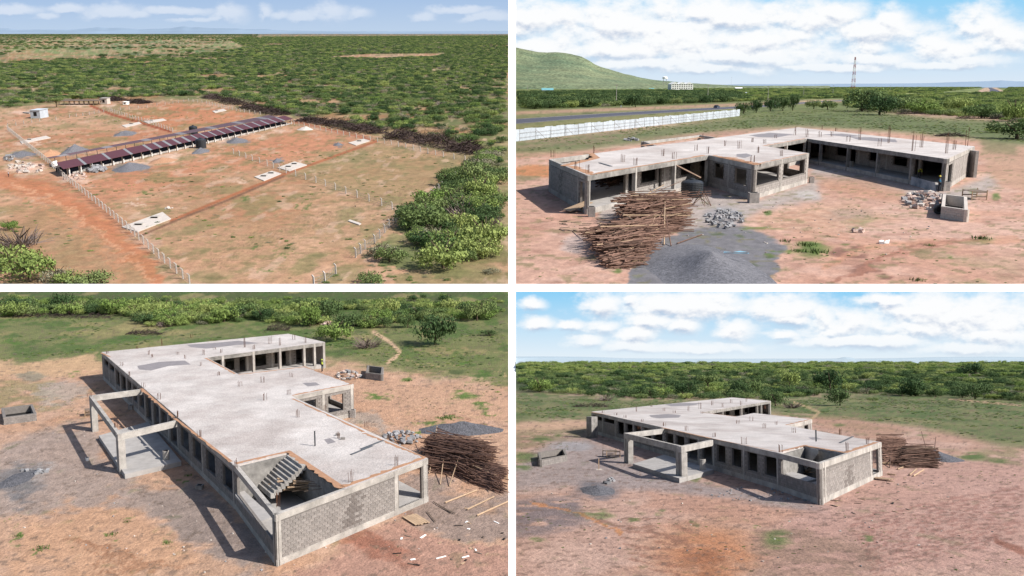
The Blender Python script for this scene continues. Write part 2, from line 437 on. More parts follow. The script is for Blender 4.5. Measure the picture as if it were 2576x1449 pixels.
class Paint:
    def __init__(s, site, zx, zy, gx, gy, base, seed=0):
        s.x, s.y, s.gx, s.gy = zx, zy, gx, gy
        s.C = np.tile(np.array(base, float), (len(zx), 1)); s.seed = seed
        s.persp = np.clip((zy-site.yh)/800.0, .02, 2)
        s.wx = zx+(fbm(gx*.25, gy*.25, seed+91)-.5)*90*s.persp+(fbm(gx*1.2, gy*1.2, seed+92)-.5)*40*s.persp
        s.wy = zy+((fbm(gx*.25, gy*.25, seed+93)-.5)*60*s.persp+(fbm(gx*1.2, gy*1.2, seed+94)-.5)*26*s.persp)*s.persp
    def mix(s, m, c):
        m = np.clip(m, 0, 1)[:, None]; s.C = s.C*(1-m)+np.array(c, float)*m
    def noise(s, sc_, lo, hi, c, a=1.0, seed=0, sy=1.0):
        s.mix(sstep(lo, hi, fbm(s.gx*sc_, s.gy*sc_*sy, s.seed+seed, 5))*a, c)
    def poly(s, pts, c, soft=12, a=1.0, warp=True, brk=0):
        x, y = (s.wx, s.wy) if warp else (s.x, s.y)
        ins = inpoly(x, y, pts); d = polydist(x, y, pts)
        m = np.where(ins, sstep(-soft, soft, d), sstep(-soft, soft, -d))*a
        if brk: m = m*sstep(brk-.12, brk+.12, fbm(s.gx*.5, s.gy*.5, s.seed+int(pts[0][0]), 4))
        s.mix(m, c)
    def ell(s, cx, cy, rx, ry, c, soft=.25, a=1.0, rot=0.0, brk=0):
        x, y = s.wx-cx, s.wy-cy
        if rot: x, y = x*math.cos(rot)+y*math.sin(rot), -x*math.sin(rot)+y*math.cos(rot)
        d = np.hypot(x/rx, y/ry); m = (1-sstep(1-soft, 1+soft, d))*a
        if brk: m = m*sstep(brk-.12, brk+.12, fbm(s.gx*.6, s.gy*.6, s.seed+int(cx), 4))
        s.mix(m, c)
    def line(s, pts, w0, c, a=1.0, warp=False, w1=None, soft=.5, brk=0):
        x, y = (s.wx, s.wy) if warp else (s.x, s.y)
        d = polydist(x, y, pts, False)
        m = (1-sstep(w0*(1-soft), w0*(1+soft), d))*a
        if brk: m = m*sstep(brk-.1, brk+.1, fbm(s.gx*.8, s.gy*.8, s.seed+int(pts[0][0]), 4))
        s.mix(m, c)

# ---------------------------------------------------------------- skies
def sky_sheet(site, depth, ytop, ybot, x0, x1, zen, hor, clouds, seed, hz=None, strength=1.0, amp=1.0, grey=(186, 200, 222), cmax=1.0, big=1.0, top=(253, 254, 255)):
    mb = MB()
    pts = []
    dy_w = depth
    def wp(zx, zy):
        X = (site.qx+zx/2-1288)/F*dy_w; Z = (724.5-(site.qy+zy/2))/F*dy_w
        return (X, dy_w, Z)
    th = depth*.002
    q = [wp(x0, ybot), wp(x1, ybot), wp(x1, ytop), wp(x0, ytop)]
    mb.add(q, [(0, 1, 2, 3)])
    me = mb.mesh("sky", [])
    uv = me.uv_layers.new(name="sky"); 
    co = [(x0, ybot), (x1, ybot), (x1, ytop), (x0, ytop)]
    for li, l in enumerate(me.loops): uv.data[li].uv = (co[l.vertex_index][0]/1000, -co[l.vertex_index][1]/1000)
    m = bpy.data.materials.new("sky_"+site.name.lower()); m.use_nodes = True; t = m.node_tree; N = t.nodes; L = t.links
    N.remove(N["Principled BSDF"]); em = N.new("ShaderNodeEmission"); L.new(em.outputs[0], N["Material Output"].inputs[0])
    em.inputs[1].default_value = strength/2**sc.view_settings.exposure
    uvn = N.new("ShaderNodeUVMap"); uvn.uv_map = "sky"
    def M(op, a, b=None, c=None):
        n = N.new("ShaderNodeMath"); n.operation = op
        for i, v in enumerate((a, b, c)):
            if v is None: continue
            if isinstance(v, (int, float)): n.inputs[i].default_value = v
            else: L.new(v, n.inputs[i])
        return n.outputs[0]
    def field(off):
        ad = N.new("ShaderNodeVectorMath"); ad.operation = 'ADD'; L.new(uvn.outputs[0], ad.inputs[0]); ad.inputs[1].default_value = (off[0], off[1], 0)
        nz = N.new("ShaderNodeTexNoise"); nz.inputs["Scale"].default_value = 6; nz.inputs["Detail"].default_value = 7; nz.inputs["Roughness"].default_value = .6
        mp = N.new("ShaderNodeMapping"); mp.inputs["Scale"].default_value = (1, 1.7, 1); mp.inputs["Location"].default_value = (seed, seed*.7, 0)
        L.new(ad.outputs[0], mp.inputs[0]); L.new(mp.outputs[0], nz.inputs["Vector"])
        wv = N.new("ShaderNodeVectorMath"); wv.operation = 'MULTIPLY_ADD'; L.new(nz.outputs["Color"], wv.inputs[0]); wv.inputs[1].default_value = (.12, .07, 0)
        L.new(ad.outputs[0], wv.inputs[2])
        sp = N.new("ShaderNodeSeparateXYZ"); L.new(wv.outputs[0], sp.inputs[0])
        best = None
        for cx, cy, rx, ry in clouds:
            rx *= big; ry *= big
            ex = M('DIVIDE', M('SUBTRACT', sp.outputs[0], cx/1000+.06), rx/1000); ey = M('DIVIDE', M('SUBTRACT', sp.outputs[1], -cy/1000+.035), ry/1000)
            d = M('SUBTRACT', 1.0, M('SQRT', M('ADD', M('MULTIPLY', ex, ex), M('MULTIPLY', ey, ey))))
            best = d if best is None else M('MAXIMUM', best, d)
        best = M('MAXIMUM', best, -1.2)
        return M('ADD', best, M('MULTIPLY', M('SUBTRACT', nz.outputs["Fac"], .5), 2.4*amp))
    f0 = field((0, 0)); f1 = field((.0, .030))
    dens = N.new("ShaderNodeMapRange"); dens.interpolation_type = 'SMOOTHSTEP'; dens.inputs[1].default_value = -.7; dens.inputs[2].default_value = .62; L.new(f0, dens.inputs[0])
    sh = N.new("ShaderNodeMapRange"); sh.interpolation_type = 'SMOOTHSTEP'; sh.inputs[1].default_value = -.1; sh.inputs[2].default_value = .95; L.new(M('SUBTRACT', f1, f0), sh.inputs[0])
    sp = N.new("ShaderNodeSeparateXYZ"); L.new(uvn.outputs[0], sp.inputs[0])
    g = N.new("ShaderNodeMapRange"); g.inputs[1].default_value = -(hz if hz else site.yh)/1000; g.inputs[2].default_value = -ytop/1000; L.new(sp.outputs[1], g.inputs[0])
    bl = N.new("ShaderNodeMix"); bl.data_type = 'RGBA'; L.new(g.outputs[0], bl.inputs[0]); bl.inputs[6].default_value = (*lin(hor), 1); bl.inputs[7].default_value = (*lin(zen), 1)
    cl = N.new("ShaderNodeMix"); cl.data_type = 'RGBA'; L.new(sh.outputs[0], cl.inputs[0]); cl.inputs[6].default_value = (*lin(top), 1); cl.inputs[7].default_value = (*lin(grey), 1)
    # far clouds sink into the pale air near the horizon
    hz_ = N.new("ShaderNodeMapRange"); hz_.inputs[1].default_value = 0; hz_.inputs[2].default_value = .35; hz_.inputs[3].default_value = .5*cmax; hz_.inputs[4].default_value = cmax; L.new(g.outputs[0], hz_.inputs[0])
    fin = N.new("ShaderNodeMix"); fin.data_type = 'RGBA'; L.new(M('MULTIPLY', dens.outputs[0], hz_.outputs[0]), fin.inputs[0]); L.new(bl.outputs[2], fin.inputs[6]); L.new(cl.outputs[2], fin.inputs[7])
    L.new(fin.outputs[2], em.inputs[0]); m.cycles.emission_sampling = 'NONE'
    me.materials.append(m)
    o = link('sky', me); setp(o, None, None, None, 'structure'); return o
def fine(p):
    """small bare spots, dry grass and dark litter, at a size that follows the distance"""
    d = np.hypot(p.gx, p.gy); k = 42.0/np.maximum(d, 20)
    lev = np.clip(np.round(np.log2(np.maximum(k, 1e-3))), -5, 1); sc_ = 3.2*2.0**lev
    n1 = vnoise(p.gx*sc_, p.gy*sc_*.6, 301); n2 = vnoise(p.gx*sc_*.37, p.gy*sc_*.25, 303)
    green = (p.C[:, 1] > p.C[:, 0]-2)
    p.mix(sstep(.68, .95, n1*.6+n2*.4+green*.06)*np.where(green, .7, .3), np.array((70, 84, 48)))
    p.C *= (1+((n1-.5)*.1+(vnoise(p.gx*sc_*2, p.gy*sc_*1.4, 307)-.5)*.1))[:, None]
# ================================================================ SETTING
# ---- top left: fenced plots in the bush
def paint_tl(site, zx, zy, gx, gy):
    p = Paint(site, zx, zy, gx, gy, (112, 118, 74), 11)
    p.noise(.01, .45, .6, (96, 108, 60), 1); p.noise(.05, .5, .7, (150, 122, 92), .6, 3)
    # far plain: pale fields and dark bush bands
    far = sstep(330, 250, zy)
    p.mix(far*.8, (122, 132, 88)); p.mix(far*sstep(.45, .6, fbm(gx*.003, gy*.0012, 4, 5))*.8, (82, 98, 62))
    p.poly([(38,205),(500,185),(1250,200),(1260,245),(1000,275),(700,262),(300,290),(38,290)], (132, 148, 94), 8, .9)
    p.poly([(280,232),(560,212),(940,205),(1180,213),(820,238),(420,252)], (96, 120, 80), 6, .8)
    p.poly([(900,270),(1010,236),(1240,240),(1230,262),(1020,276)], (72, 112, 62), 5, .9)
    p.poly([(38,290),(300,292),(420,280),(640,290),(900,310),(1300,318),(1100,335),(600,335),(200,325),(38,330)], (176, 128, 96), 8, .8, brk=.42)
    p.poly([(1620,288),(1850,272),(2250,268),(2200,285),(1900,296)], (186, 150, 122), 5, .9)
    p.poly([(1950,235),(2200,215),(2300,225),(2060,240)], (160, 138, 104), 5, .5)
    p.mix(sstep(182, 172, zy), (74, 96, 98)); p.mix(sstep(171, 164, zy), (112, 136, 160))  # farthest strips tinted blue: distance haze painted into the ground colour
    p.noise(.02, .58, .72, (150, 124, 96), .55, 8)
    # cleared land
    clear_ = [(-200,560),(38,548),(330,520),(640,500),(950,500),(1110,512),(1250,560),(1500,600),(1720,650),(1960,700),(2200,750),(2420,800),(2330,870),(2260,940),(2110,1010),(2070,1080),(1960,1200),(1840,1300),(2100,1380),(2500,1440),(2600,1600),(-300,1600)]
    p.poly(clear_, (190, 148, 118), 10, 1)
    p.noise(.03, .45, .65, (176, 124, 92), .7, 31); p.noise(.07, .5, .66, (204, 166, 138), .55, 33)
    red = (188, 128, 96)
    p.poly([(38,880),(330,900),(520,1010),(640,1160),(500,1180),(300,1010),(38,960)], red, 40, .8)
    p.poly([(330,900),(700,860),(1050,780),(1500,640),(1850,700),(1600,800),(1250,860),(900,900),(560,1010),(420,960)], (194, 134, 102), 35, .8)
    p.poly([(430,700),(820,640),(900,640),(700,740),(430,770)], red, 25, .75); p.poly([(860,520),(1230,560),(1300,590),(900,660),(720,610),(600,570)], (192,126,90), 18, .75)
    p.poly([(60,560),(300,545),(420,570),(60,600)], (182, 126, 96), 10, .6)
    # thin grass on the plots
    p.poly([(560,1020),(1250,860),(1950,700),(2350,820),(2050,1080),(1500,1430),(1100,1430),(640,1160)], (168, 138, 104), 30, .55, brk=.42)
    p.poly([(1430,870),(1900,715),(2330,815),(2250,900),(2030,1080),(1700,960)], (158, 136, 98), 20, .6)
    p.noise(.12, .54, .68, (132, 126, 84), .55, 41, .5); p.noise(.4, .58, .7, (110, 112, 70), .4, 43)
    p.noise(.25, .62, .72, (206, 172, 150), .6, 47, .35)
    p.poly([(38,1050),(300,1050),(600,1260),(800,1430),(38,1430)], (172, 130, 98), 30, .6); p.poly([(38,1180),(300,1150),(520,1300),(620,1430),(200,1430)], (160, 140, 104), 30, .4, brk=.45)
    # tracks
    p.line([(-100,880),(240,960),(420,1080),(640,1250),(800,1430)], 42, (190, 122, 86), .75, True); p.line([(60,930),(240,985),(420,1110),(620,1270),(760,1430)], 8, (214, 166, 132), .6, True); p.line([(60,960),(330,1120),(560,1330),(640,1450)], 10, (196, 140, 104), .5, True)
    p.line([(860,1110),(1150,990),(1420,880),(1560,830),(1890,712)], 6, (170, 106, 72), .95); p.line([(700,1190),(860,1120),(1150,1005),(1430,885)], 5, (120, 86, 66), .8)
    p.line([(450,530),(560,575),(860,663)], 5, (150, 74, 46), .95); p.line([(1480,612),(1700,662),(1900,712)], 4, (176, 104, 72), .9)
    p.line([(1500,600),(1620,625),(1850,690)], 3, (158, 96, 70), .7); p.line([(640,1160),(1000,1430)], 20, (206, 160, 134), .6, True)
    for k in range(14):
        x0 = 900+k*75; y0 = 1400-k*26; p.line([(x0, y0), (x0+330, y0-215+k*3)], 2.2, (126, 100, 78), .45, True, brk=.45)
    # pale spill patches
    for cx, cy, rx, ry in [(130,845,95,34),(370,890,75,25),(670,1028,45,12),(820,800,75,20),(700,825,60,14),(1270,685,60,14),(1110,705,60,14),(1400,660,40,8),(870,778,40,10),(1230,908,30,8),(1520,808,22,5),(395,527,60,8),(545,532,40,6),(150,565,110,10),(140,725,80,6)]:
        p.ell(cx, cy, rx, ry, (220, 188, 168), .4, .85)
    for cx, cy, rx, ry in [(658,845,95,22),(630,673,52,13),(1195,712,55,14),(1010,763,42,13),(1395,810,24,9),(1700,728,24,8),(375,762,55,20),(105,778,66,14)]:
        p.ell(cx, cy, rx, ry, (126, 122, 122), .3, .9)
    for cx, cy, rx, ry in [(140,1020,22,10),(200,1300,30,10),(1340,1365,40,14),(1550,1035,22,8),(1500,1040,9,5),(360,693,14,3),(1100,1048,14,6),(1280,1240,22,8),(1400,1280,30,14),(1230,1000,30,9),(740,970,25,8)]:
        p.ell(cx, cy, rx, ry, (84, 112, 52), .6, .7)
    fine(p)
    return p.C
ground(TL, 'ground', 161.6, 1436, -420, 2558, paint_tl, 6.0)

# ---- top right
def paint_tr(site, zx, zy, gx, gy):
    p = Paint(site, zx, zy, gx, gy, (202, 162, 144), 51)
    p.noise(.08, .45, .62, (198, 150, 128), .6, 1); p.noise(.2, .5, .66, (212, 176, 160), .7, 2); p.noise(.5, .6, .75, (160, 120, 104), .5, 3)
    # green meadow behind
    p.poly([(-300,700),(200,690),(660,650),(1100,595),(1440,560),(1680,540),(2100,590),(2700,620),(2700,740),(2420,730),(2330,700),(1900,660),(1430,635),(950,672),(640,720),(300,760),(100,770),(-300,770)], (116, 122, 82), 22, 1)
    p.poly([(1100,600),(1440,568),(1680,560),(2100,610),(2700,640),(2700,720),(2100,660),(1430,625),(1150,650)], (104, 116, 72), 20, .9)
    p.poly([(18,700),(500,660),(650,668),(500,720),(18,750)], (150, 128, 106), 15, .7, brk=.45); p.poly([(640,700),(1100,655),(1300,640),(1100,680)], (176, 140, 122), 14, .8)
    p.poly([(2340,720),(2700,760),(2700,1000),(2400,900)], (186, 150, 126), 30, .8); p.poly([(2350,700),(2540,730),(2540,780),(2380,760)], (128, 124, 88), 18, .7)
    # land beyond the fence
    p.mix(sstep(600, 560, zy-(1400-zx)*.06), (112, 122, 74)); 
    p.poly([(-300,560),(18,560),(900,528),(1250,515),(1700,500),(1700,512),(1250,532),(900,545),(-300,590)], (178, 146, 122), 5, 1, warp=False)
    p.poly([(-300,590),(900,546),(1150,540),(1150,548),(700,575),(18,640),(-300,660)], (132, 130, 92), 5, .85, warp=False)
    p.poly([(-300,660),(18,635),(700,575),(1145,548),(1145,556),(18,655),(-300,700)], (138, 134, 90), 5, .9, warp=False)
    p.poly([(1450,505),(1700,495),(1740,500),(1560,515),(1450,520)], (182, 156, 128), 3, .8, warp=False)
    m = sstep(505, 495, zy); p.mix(m, (104, 120, 66)); p.noise(.02, .5, .65, (84, 104, 56), .0)
    p.mix(m*sstep(.5, .62, fbm(gx*.02, gy*.004, 3)), (150, 158, 96))
    p.mix(sstep(446, 440, zy), (64, 96, 112)); p.mix(sstep(437, 431, zy), (92, 138, 178))  # blue bands under the skyline, air haze put into the ground colour
    p.poly([(2320,470),(2380,440),(2440,440),(2480,462),(2400,468)], (196, 168, 146), 3, 1, warp=False)
    # cement-grey apron round the building
    p.poly([(430,1010),(700,1000),(1000,960),(1200,1010),(1500,920),(1500,820),(1700,850),(2000,930),(2200,960),(2400,880),(2460,930),(2300,1010),(2050,1010),(1700,930),(1550,930),(1540,1010),(1240,1060),(1130,1120),(900,1180),(600,1100),(430,1120)], (176, 168, 164), 25, .85)
    p.ell(1500, 980, 60, 22, (196, 190, 188), .3, .7); p.ell(1060, 1100, 110, 60, (160, 158, 162), .3, .7); p.ell(330, 1230, 60, 50, (190, 180, 178), .4, .6)
    p.ell(120, 862, 130, 30, (196, 134, 92), .3, .9); p.ell(70, 895, 70, 12, (120, 118, 86), .4, .6)
    p.poly([(560,1450),(620,1330),(720,1230),(860,1165),(1150,1142),(1330,1185),(1388,1240),(1310,1350),(1200,1450)], (122, 122, 128), 8, .95); p.ell(1700, 1075, 110, 30, (120, 116, 116), .5, .7); p.ell(1760, 1110, 60, 14, (98, 116, 66), .5, .8)
    p.poly([(1500,880),(1800,900),(2000,960),(1950,1010),(1600,960)], (190, 144, 118), 25, .7)
    p.poly([(1200,1080),(1700,1010),(1950,1100),(1500,1180),(1260,1150)], (208, 170, 144), 30, .6)
    for cx, cy, rx, ry in [(1500,1250,85,40),(1275,1070,18,8),(2360,1202,46,16),(2100,1236,22,8),(1400,1270,30,14),(1100,1400,60,22),(1480,1225,50,14),(60,1080,0.1,.1),(2030,1412,26,8),(1300,1300,22,8),(530,1350,20,16),(1260,1150,90,8),(1380,1215,20,8),(2170,1295,16,6),(1340,1268,26,8),(1660,1232,18,6),(2440,990,22,14),(2330,1420,60,20),(2330,960,20,10),(1560,1290,20,6)]:
        p.ell(cx, cy, rx, ry, (92, 118, 56), .6, .85, brk=.3)
    for cx, cy, rx, ry in [(1640,1270,50,14),(1730,1250,40,10),(1770,1340,70,14),(1850,1378,40,12),(1700,1285,90,8)]:
        p.ell(cx, cy, rx, ry, (134, 96, 84), .4, .8)
    p.poly([(2100,1240),(2540,1300),(2540,1440),(2200,1440)], (158, 140, 110), 50, .4, brk=.5)
    p.line([(1580,1330),(1760,1250),(2000,1220),(2540,1200)], 14, (204, 150, 120), .5, True); p.line([(1250,1430),(1400,1320),(1420,1240),(1300,1160)], 18, (200, 158, 140), .5, True)
    for k in range(9): p.line([(1560+k*26, 1440-k*12), (1760+k*40, 1330-k*14), (2100+k*40, 1270-k*12)], 5, (166, 118, 100), .55, True, brk=.38)
    for k in range(5): p.line([(1240, 1090+k*16), (1500, 1060+k*24), (1760, 1110+k*24)], 5, (176, 134, 112), .5, True, brk=.4)
    p.noise(.9, .62, .72, (120, 116, 80), .5, 61); 
    fine(p)
    return p.C
ground(TR, 'ground', 431, 1436, 18, 3040, paint_tr, 6.0)

# ---- bottom left
def paint_bl(site, zx, zy, gx, gy):
    p = Paint(site, zx, zy, gx, gy, (202, 164, 138), 71)
    p.noise(.12, .45, .62, (198, 152, 122), .5, 1); p.noise(.3, .5, .66, (208, 172, 150), .7, 2)
    p.mix(sstep(430, 300, p.wy+(zx-1300)*.00), (122, 126, 80))
    p.poly([(-300,120),(700,140),(1300,190),(1900,200),(2800,180),(2800,560),(2400,470),(2000,410),(1700,330),(900,260),(500,330),(-300,380)], (122, 126, 80), 30, 1)
    p.mix(sstep(170, 110, zy), (84, 96, 54))
    p.noise(.15, .5, .62, (92, 112, 58), .0, 5)
    g = sstep(420, 300, zy); p.mix(g*sstep(.48, .62, fbm(gx*.3, gy*.2, 9, 5))*.7, (80, 108, 50)); p.mix(g*sstep(.56, .68, fbm(gx*.2, gy*.1, 19, 5))*.7, (166, 150, 106))
    p.poly([(-300,400),(150,380),(490,340),(500,420),(200,440),(-300,460)], (208, 172, 136), 16, .9)
    p.ell(130, 440, 70, 22, (136, 134, 118), .4, .7); p.poly([(-300,470),(280,470),(300,600),(-300,620)], (146, 138, 98), 22, .65, brk=.42)
    p.poly([(180,500),(440,480),(440,560),(300,590),(180,560)], (178, 168, 160), 16, .7)
    # grey dusty apron on the left side
    p.poly([(-100,860),(200,700),(480,700),(640,960),(1000,960),(1380,1380),(1200,1440),(900,1250),(640,1050),(400,1060),(-100,1120)], (166, 152, 146), 40, .75)
    p.ell(100, 960, 110, 75, (116, 116, 120), .4, .75); p.ell(180, 925, 60, 18, (190, 182, 178), .5, .5)
    p.poly([(380,1080),(640,1080),(900,1300),(1000,1440),(60,1440),(120,1180)], (206, 162, 130), 40, .75)
    p.poly([(720,1000),(1100,1040),(1300,1300),(1250,1400),(1000,1340),(800,1150)], (150, 134, 126), 30, .6)
    for k in range(9): p.line([(300+k*30, 1230+k*10), (560+k*45, 1440)], 6, (158, 112, 84), .5, True, brk=.35)
    # right side
    p.poly([(1700,400),(2560,520),(2900,700),(2900,640),(2300,660),(1900,700),(1780,560)], (204, 162, 134), 30, .7)
    p.poly([(2000,1000),(2200,960),(2700,1180),(2700,1260),(2300,1230),(2050,1200),(1980,1100)], (158, 140, 132), 30, .8)
    p.poly([(1440,1440),(1980,1180),(2300,1260),(2900,1330),(2900,1600),(1400,1600)], (186, 144, 128), 30, .8)
    p.noise(.5, .55, .68, (140, 96, 80), .0)
    p.ell(1880, 1300, 170, 50, (150, 92, 72), .5, .6, .5); p.poly([(1750,620),(1900,640),(1960,740),(1800,700)], (168,158,150), 18, .7)
    p.line([(1880,222),(1960,270),(2012,320),(1995,345),(1950,375)], 9, (214, 180, 148), 1, False); p.line([(2010,345),(2080,380),(2560,435)], 3, (190, 160, 120), .6, True); p.line([(1830,350),(2010,315),(2560,330)], 3, (176, 152, 112), .5, True)
    p.poly([(1950,500),(2560,560),(2560,640),(2100,600)], (206, 166, 138), 30, .6); p.line([(2230,610),(2540,710)], 4, (130, 90, 74), .7, True)
    for cx, cy, rx, ry in [(2240,655,70,12),(2055,468,24,9),(2130,700,60,12),(2400,460,60,16),(2350,540,70,20),(565,1242,18,8),(195,1310,30,9),(640,1175,14,12),(840,1285,16,10),(90,1245,18,12),(66,1155,12,6),(945,945,18,9),(385,435,30,12),(660,262,60,10),(60,280,40,10),(590,268,50,8),(330,345,20,6),(1900,540,60,14),(2350,382,40,9),(2450,605,50,10)]:
        p.ell(cx, cy, rx, ry, (84, 120, 48), .6, .85, brk=.3)
    p.noise(1.8, .64, .74, (122, 104, 92), .5, 63)
    fine(p)
    return p.C
ground(BL, 'ground', 18, 1460, -420, 2558, paint_bl, 6.0)

# ---- bottom right
def paint_br(site, zx, zy, gx, gy):
    p = Paint(site, zx, zy, gx, gy, (198, 162, 146), 91)
    p.noise(.1, .45, .62, (190, 148, 126), .5, 1); p.noise(.3, .5, .66, (206, 172, 156), .7, 2)
    p.poly([(-300,520),(600,560),(1300,560),(2000,520),(2900,560),(2900,830),(2450,790),(2100,700),(1550,640),(900,600),(400,650),(-300,700)], (116, 122, 80), 25, 1)
    p.mix(sstep(550, 500, zy), (70, 84, 48)); p.mix(sstep(470, 420, zy)*.9, (112, 130, 66))
    g = sstep(760, 640, zy)*sstep(500, 540, zy); p.mix(g*sstep(.48, .6, fbm(gx*.3, gy*.15, 9, 5))*.8, (84, 106, 56)); p.mix(g*sstep(.56, .68, fbm(gx*.2, gy*.06, 19, 5))*.6, (146, 138, 96))
    p.poly([(-300,700),(370,660),(370,700),(100,740),(-300,745)], (204, 168, 142), 12, .9)
    p.poly([(-300,740),(370,700),(370,760),(100,800),(-300,900)], (128, 122, 92), 20, .6, brk=.42)
    p.poly([(180,780),(370,750),(900,960),(1540,1090),(1600,1130),(1300,1110),(1000,1050),(700,1010),(400,1000),(-50,1020),(18,900)], (160, 150, 150), 30, .8)
    p.ell(300, 795, 110, 22, (172, 172, 178), .3, .6); p.ell(430, 1015, 110, 34, (112, 112, 120), .4, .8); p.poly([(-200,1080),(330,1040),(380,1180),(200,1230),(-200,1250)], (122, 112, 116), 40, .8, brk=.35)
    p.poly([(700,1020),(1100,1060),(1500,1120),(1300,1200),(900,1150),(640,1110)], (196, 150, 128), 30, .6)
    p.poly([(1540,1090),(1850,930),(2500,840),(2900,900),(2900,1440),(1250,1440),(1200,1250)], (196, 156, 144), 40, .7)
    p.ell(960, 1320, 300, 130, (200, 148, 114), .6, .8); p.ell(970, 1345, 220, 100, (190, 130, 94), .5, .8, brk=.36); p.ell(950, 1370, 120, 56, (150, 98, 70), .7, .6, brk=.4)
    p.line([(100,1085),(260,1115),(420,1170),(560,1230)], 6, (198, 138, 96), .9, True); p.line([(420,1160),(700,1220),(900,1290)], 7, (140, 100, 84), .6, True)
    p.poly([(1250,1220),(1500,1200),(1900,1330),(1800,1440),(1150,1440)], (148, 122, 104), 50, .6, brk=.42)
    p.poly([(2400,800),(2560,790),(2560,900),(2250,860)], (140, 132, 96), 25, .6, brk=.4); p.poly([(1500,640),(1700,650),(2000,720),(1850,760),(1550,700)], (186, 146, 124), 20, .8)
    p.line([(1420,575),(1500,605),(1545,625),(1520,650),(1500,665)], 6, (186, 160, 124), .9); p.line([(2200,558),(2560,592)], 4, (196, 160, 134), .9)
    for k in range(14):
        y0 = 1130+k*18; p.line([(1700+k*10, y0+60), (2050+k*14, y0-40), (2560, y0-120)], 5, (156, 112, 100), .6, True, brk=.38)
    for k in range(8): p.line([(560, 1150+k*34), (900, 1190+k*36)], 6, (150, 106, 88), .55, True, brk=.38)
    for cx, cy, rx, ry in [(430,1130,70,24),(60,850,60,24),(60,908,46,10),(750,1140,20,8),(1800,1250,30,10),(1340,1260,60,30),(240,738,24,10),(150,1270,40,12),(930,960,26,10),(2320,850,70,20),(2320,840,50,12),(2060,740,30,7),(1640,690,30,7),(150,760,50,12),(620,1160,30,9),(1220,1190,16,6),(2440,870,50,10),(900,1190,18,6)]:
        p.ell(cx, cy, rx, ry, (88, 112, 58), .6, .75, brk=.32)
    p.noise(1.8, .62, .72, (124, 100, 88), .55, 63)
    p.line([(2440,1270),(2560,1310)], 14, (140, 84, 66), .6, True)
    fine(p)
    return p.C
ground(BR, 'ground', 361, 1460, 18, 3040, paint_br, 6.0)

# ---- skies
sky_sheet(TL, 38000, -200, 175, -600, 2620, (140, 178, 226), (190, 210, 234), [(90,50,110,22),(330,45,90,16),(560,60,120,30),(700,70,50,16),(900,55,160,14),(1160,70,70,34),(1330,60,30,26),(1400,75,50,16),(1530,85,60,22),(1660,65,90,34),(1790,70,60,24),(2130,75,50,22),(2300,50,120,14),(2460,90,100,20),(240,80,70,14),(1000,95,140,10)], 3.1, strength=1.0, amp=1.0, grey=(176, 198, 228), cmax=.6, big=1.2, top=(238, 243, 251))
sky_sheet(TR, 21500, -60, 450, 0, 3200, (138, 208, 248), (220, 233, 246), [(90,100,170,90),(500,130,330,110),(900,60,330,60),(850,180,260,90),(1200,200,300,60),(1150,110,180,50),(1480,90,260,70),(1640,70,130,50),(1800,150,230,60),(1900,100,90,55),(1420,180,110,36),(1800,240,80,46),(2120,230,110,50),(2380,130,110,80),(2450,180,150,60),(2240,260,110,50),(1850,300,140,34),(2300,300,140,30),(1200,290,330,50),(700,320,300,30),(120,240,130,50),(500,250,260,50),(1000,345,300,18),(1600,340,240,16),(2150,330,200,16)], 1.7, strength=1.0, amp=1.0, big=1.3)
sky_sheet(BR, 163, 14, 400, -4, 3200, (140, 208, 247), (230, 241, 249), [(110,88,50,22),(460,80,90,60),(600,50,40,16),(130,175,70,26),(300,185,60,20),(450,190,80,32),(380,265,70,26),(630,225,90,34),(690,160,140,40),(870,190,70,36),(900,90,330,70),(1050,60,120,50),(1120,200,90,44),(1370,110,180,70),(1400,160,130,26),(1600,220,50,30),(1560,150,80,60),(1700,170,240,60),(1900,60,130,26),(2100,110,260,80),(2300,140,330,110),(2050,200,220,40),(2450,240,200,40),(1350,235,80,18),(620,290,130,24),(1800,270,300,26),(900,300,260,20),(2300,300,240,26)], 5.3, strength=1.0, amp=1.0, big=1.2)

# ---- hills
def ridge(site, name, base_y, crest, y0, y1, m, zx0, zx1, amp=.0, rows=14, cols=120, seed=1, back=True):
    xs = np.linspace(zx0, zx1, cols); cy = np.interp(xs, [c[0] for c in crest], [c[1] for c in crest])
    V = []; Fc = []
    for j in range(rows):
        u = j/(rows-1); d = y0+(y1-y0)*u
        for i, x in enumerate(xs):
            yy = base_y+(cy[i]-base_y)*(u**1.25)
            if 0 < j: yy += (fbm(np.array([x*.02+seed]), np.array([u*4.0]), seed, 4)[0]-.5)*amp*math.sin(math.pi*min(u*1.1, 1))+(fbm(np.array([x*.11]), np.array([u*3.]), seed+5, 3)[0]-.5)*amp*.22*u
            p = site.at(x, yy, d)
            if j == 0: p[2] = min(p[2], -1)
            V.append(tuple(p))
    for i, x in enumerate(xs):
        p = site.at(x, base_y+6, y1*1.25); V.append((p[0], p[1], min(0, p[2])))
    for j in range(rows):
        for i in range(cols-1):
            a = j*cols+i; Fc.append((a, a+1, a+cols+1, a+cols))
    me = bpy.data.meshes.new(name); me.from_pydata(V, [], Fc); me.materials.append(m); me.polygons.foreach_set('use_smooth', [True]*len(Fc)); me.update()
    o = link(name, me, None, site.M); setp(o, None, None, None, 'structure'); return o
M_hill = mat("bushy_hillside", alb(134, 144, 110), .97, (.01, .2), (.1, .75), 0, col2=alb(104, 124, 96))
M_farhill = mat("haze_tinted_hill", alb(150, 172, 196), .97, (.0006, .1))  # pale blue stands for haze, put into the hill colour
M_farhill2 = mat("haze_tinted_plain", alb(178, 196, 210), .97, (.0006, .1))  # paler haze tint in the colour of the lower skyline
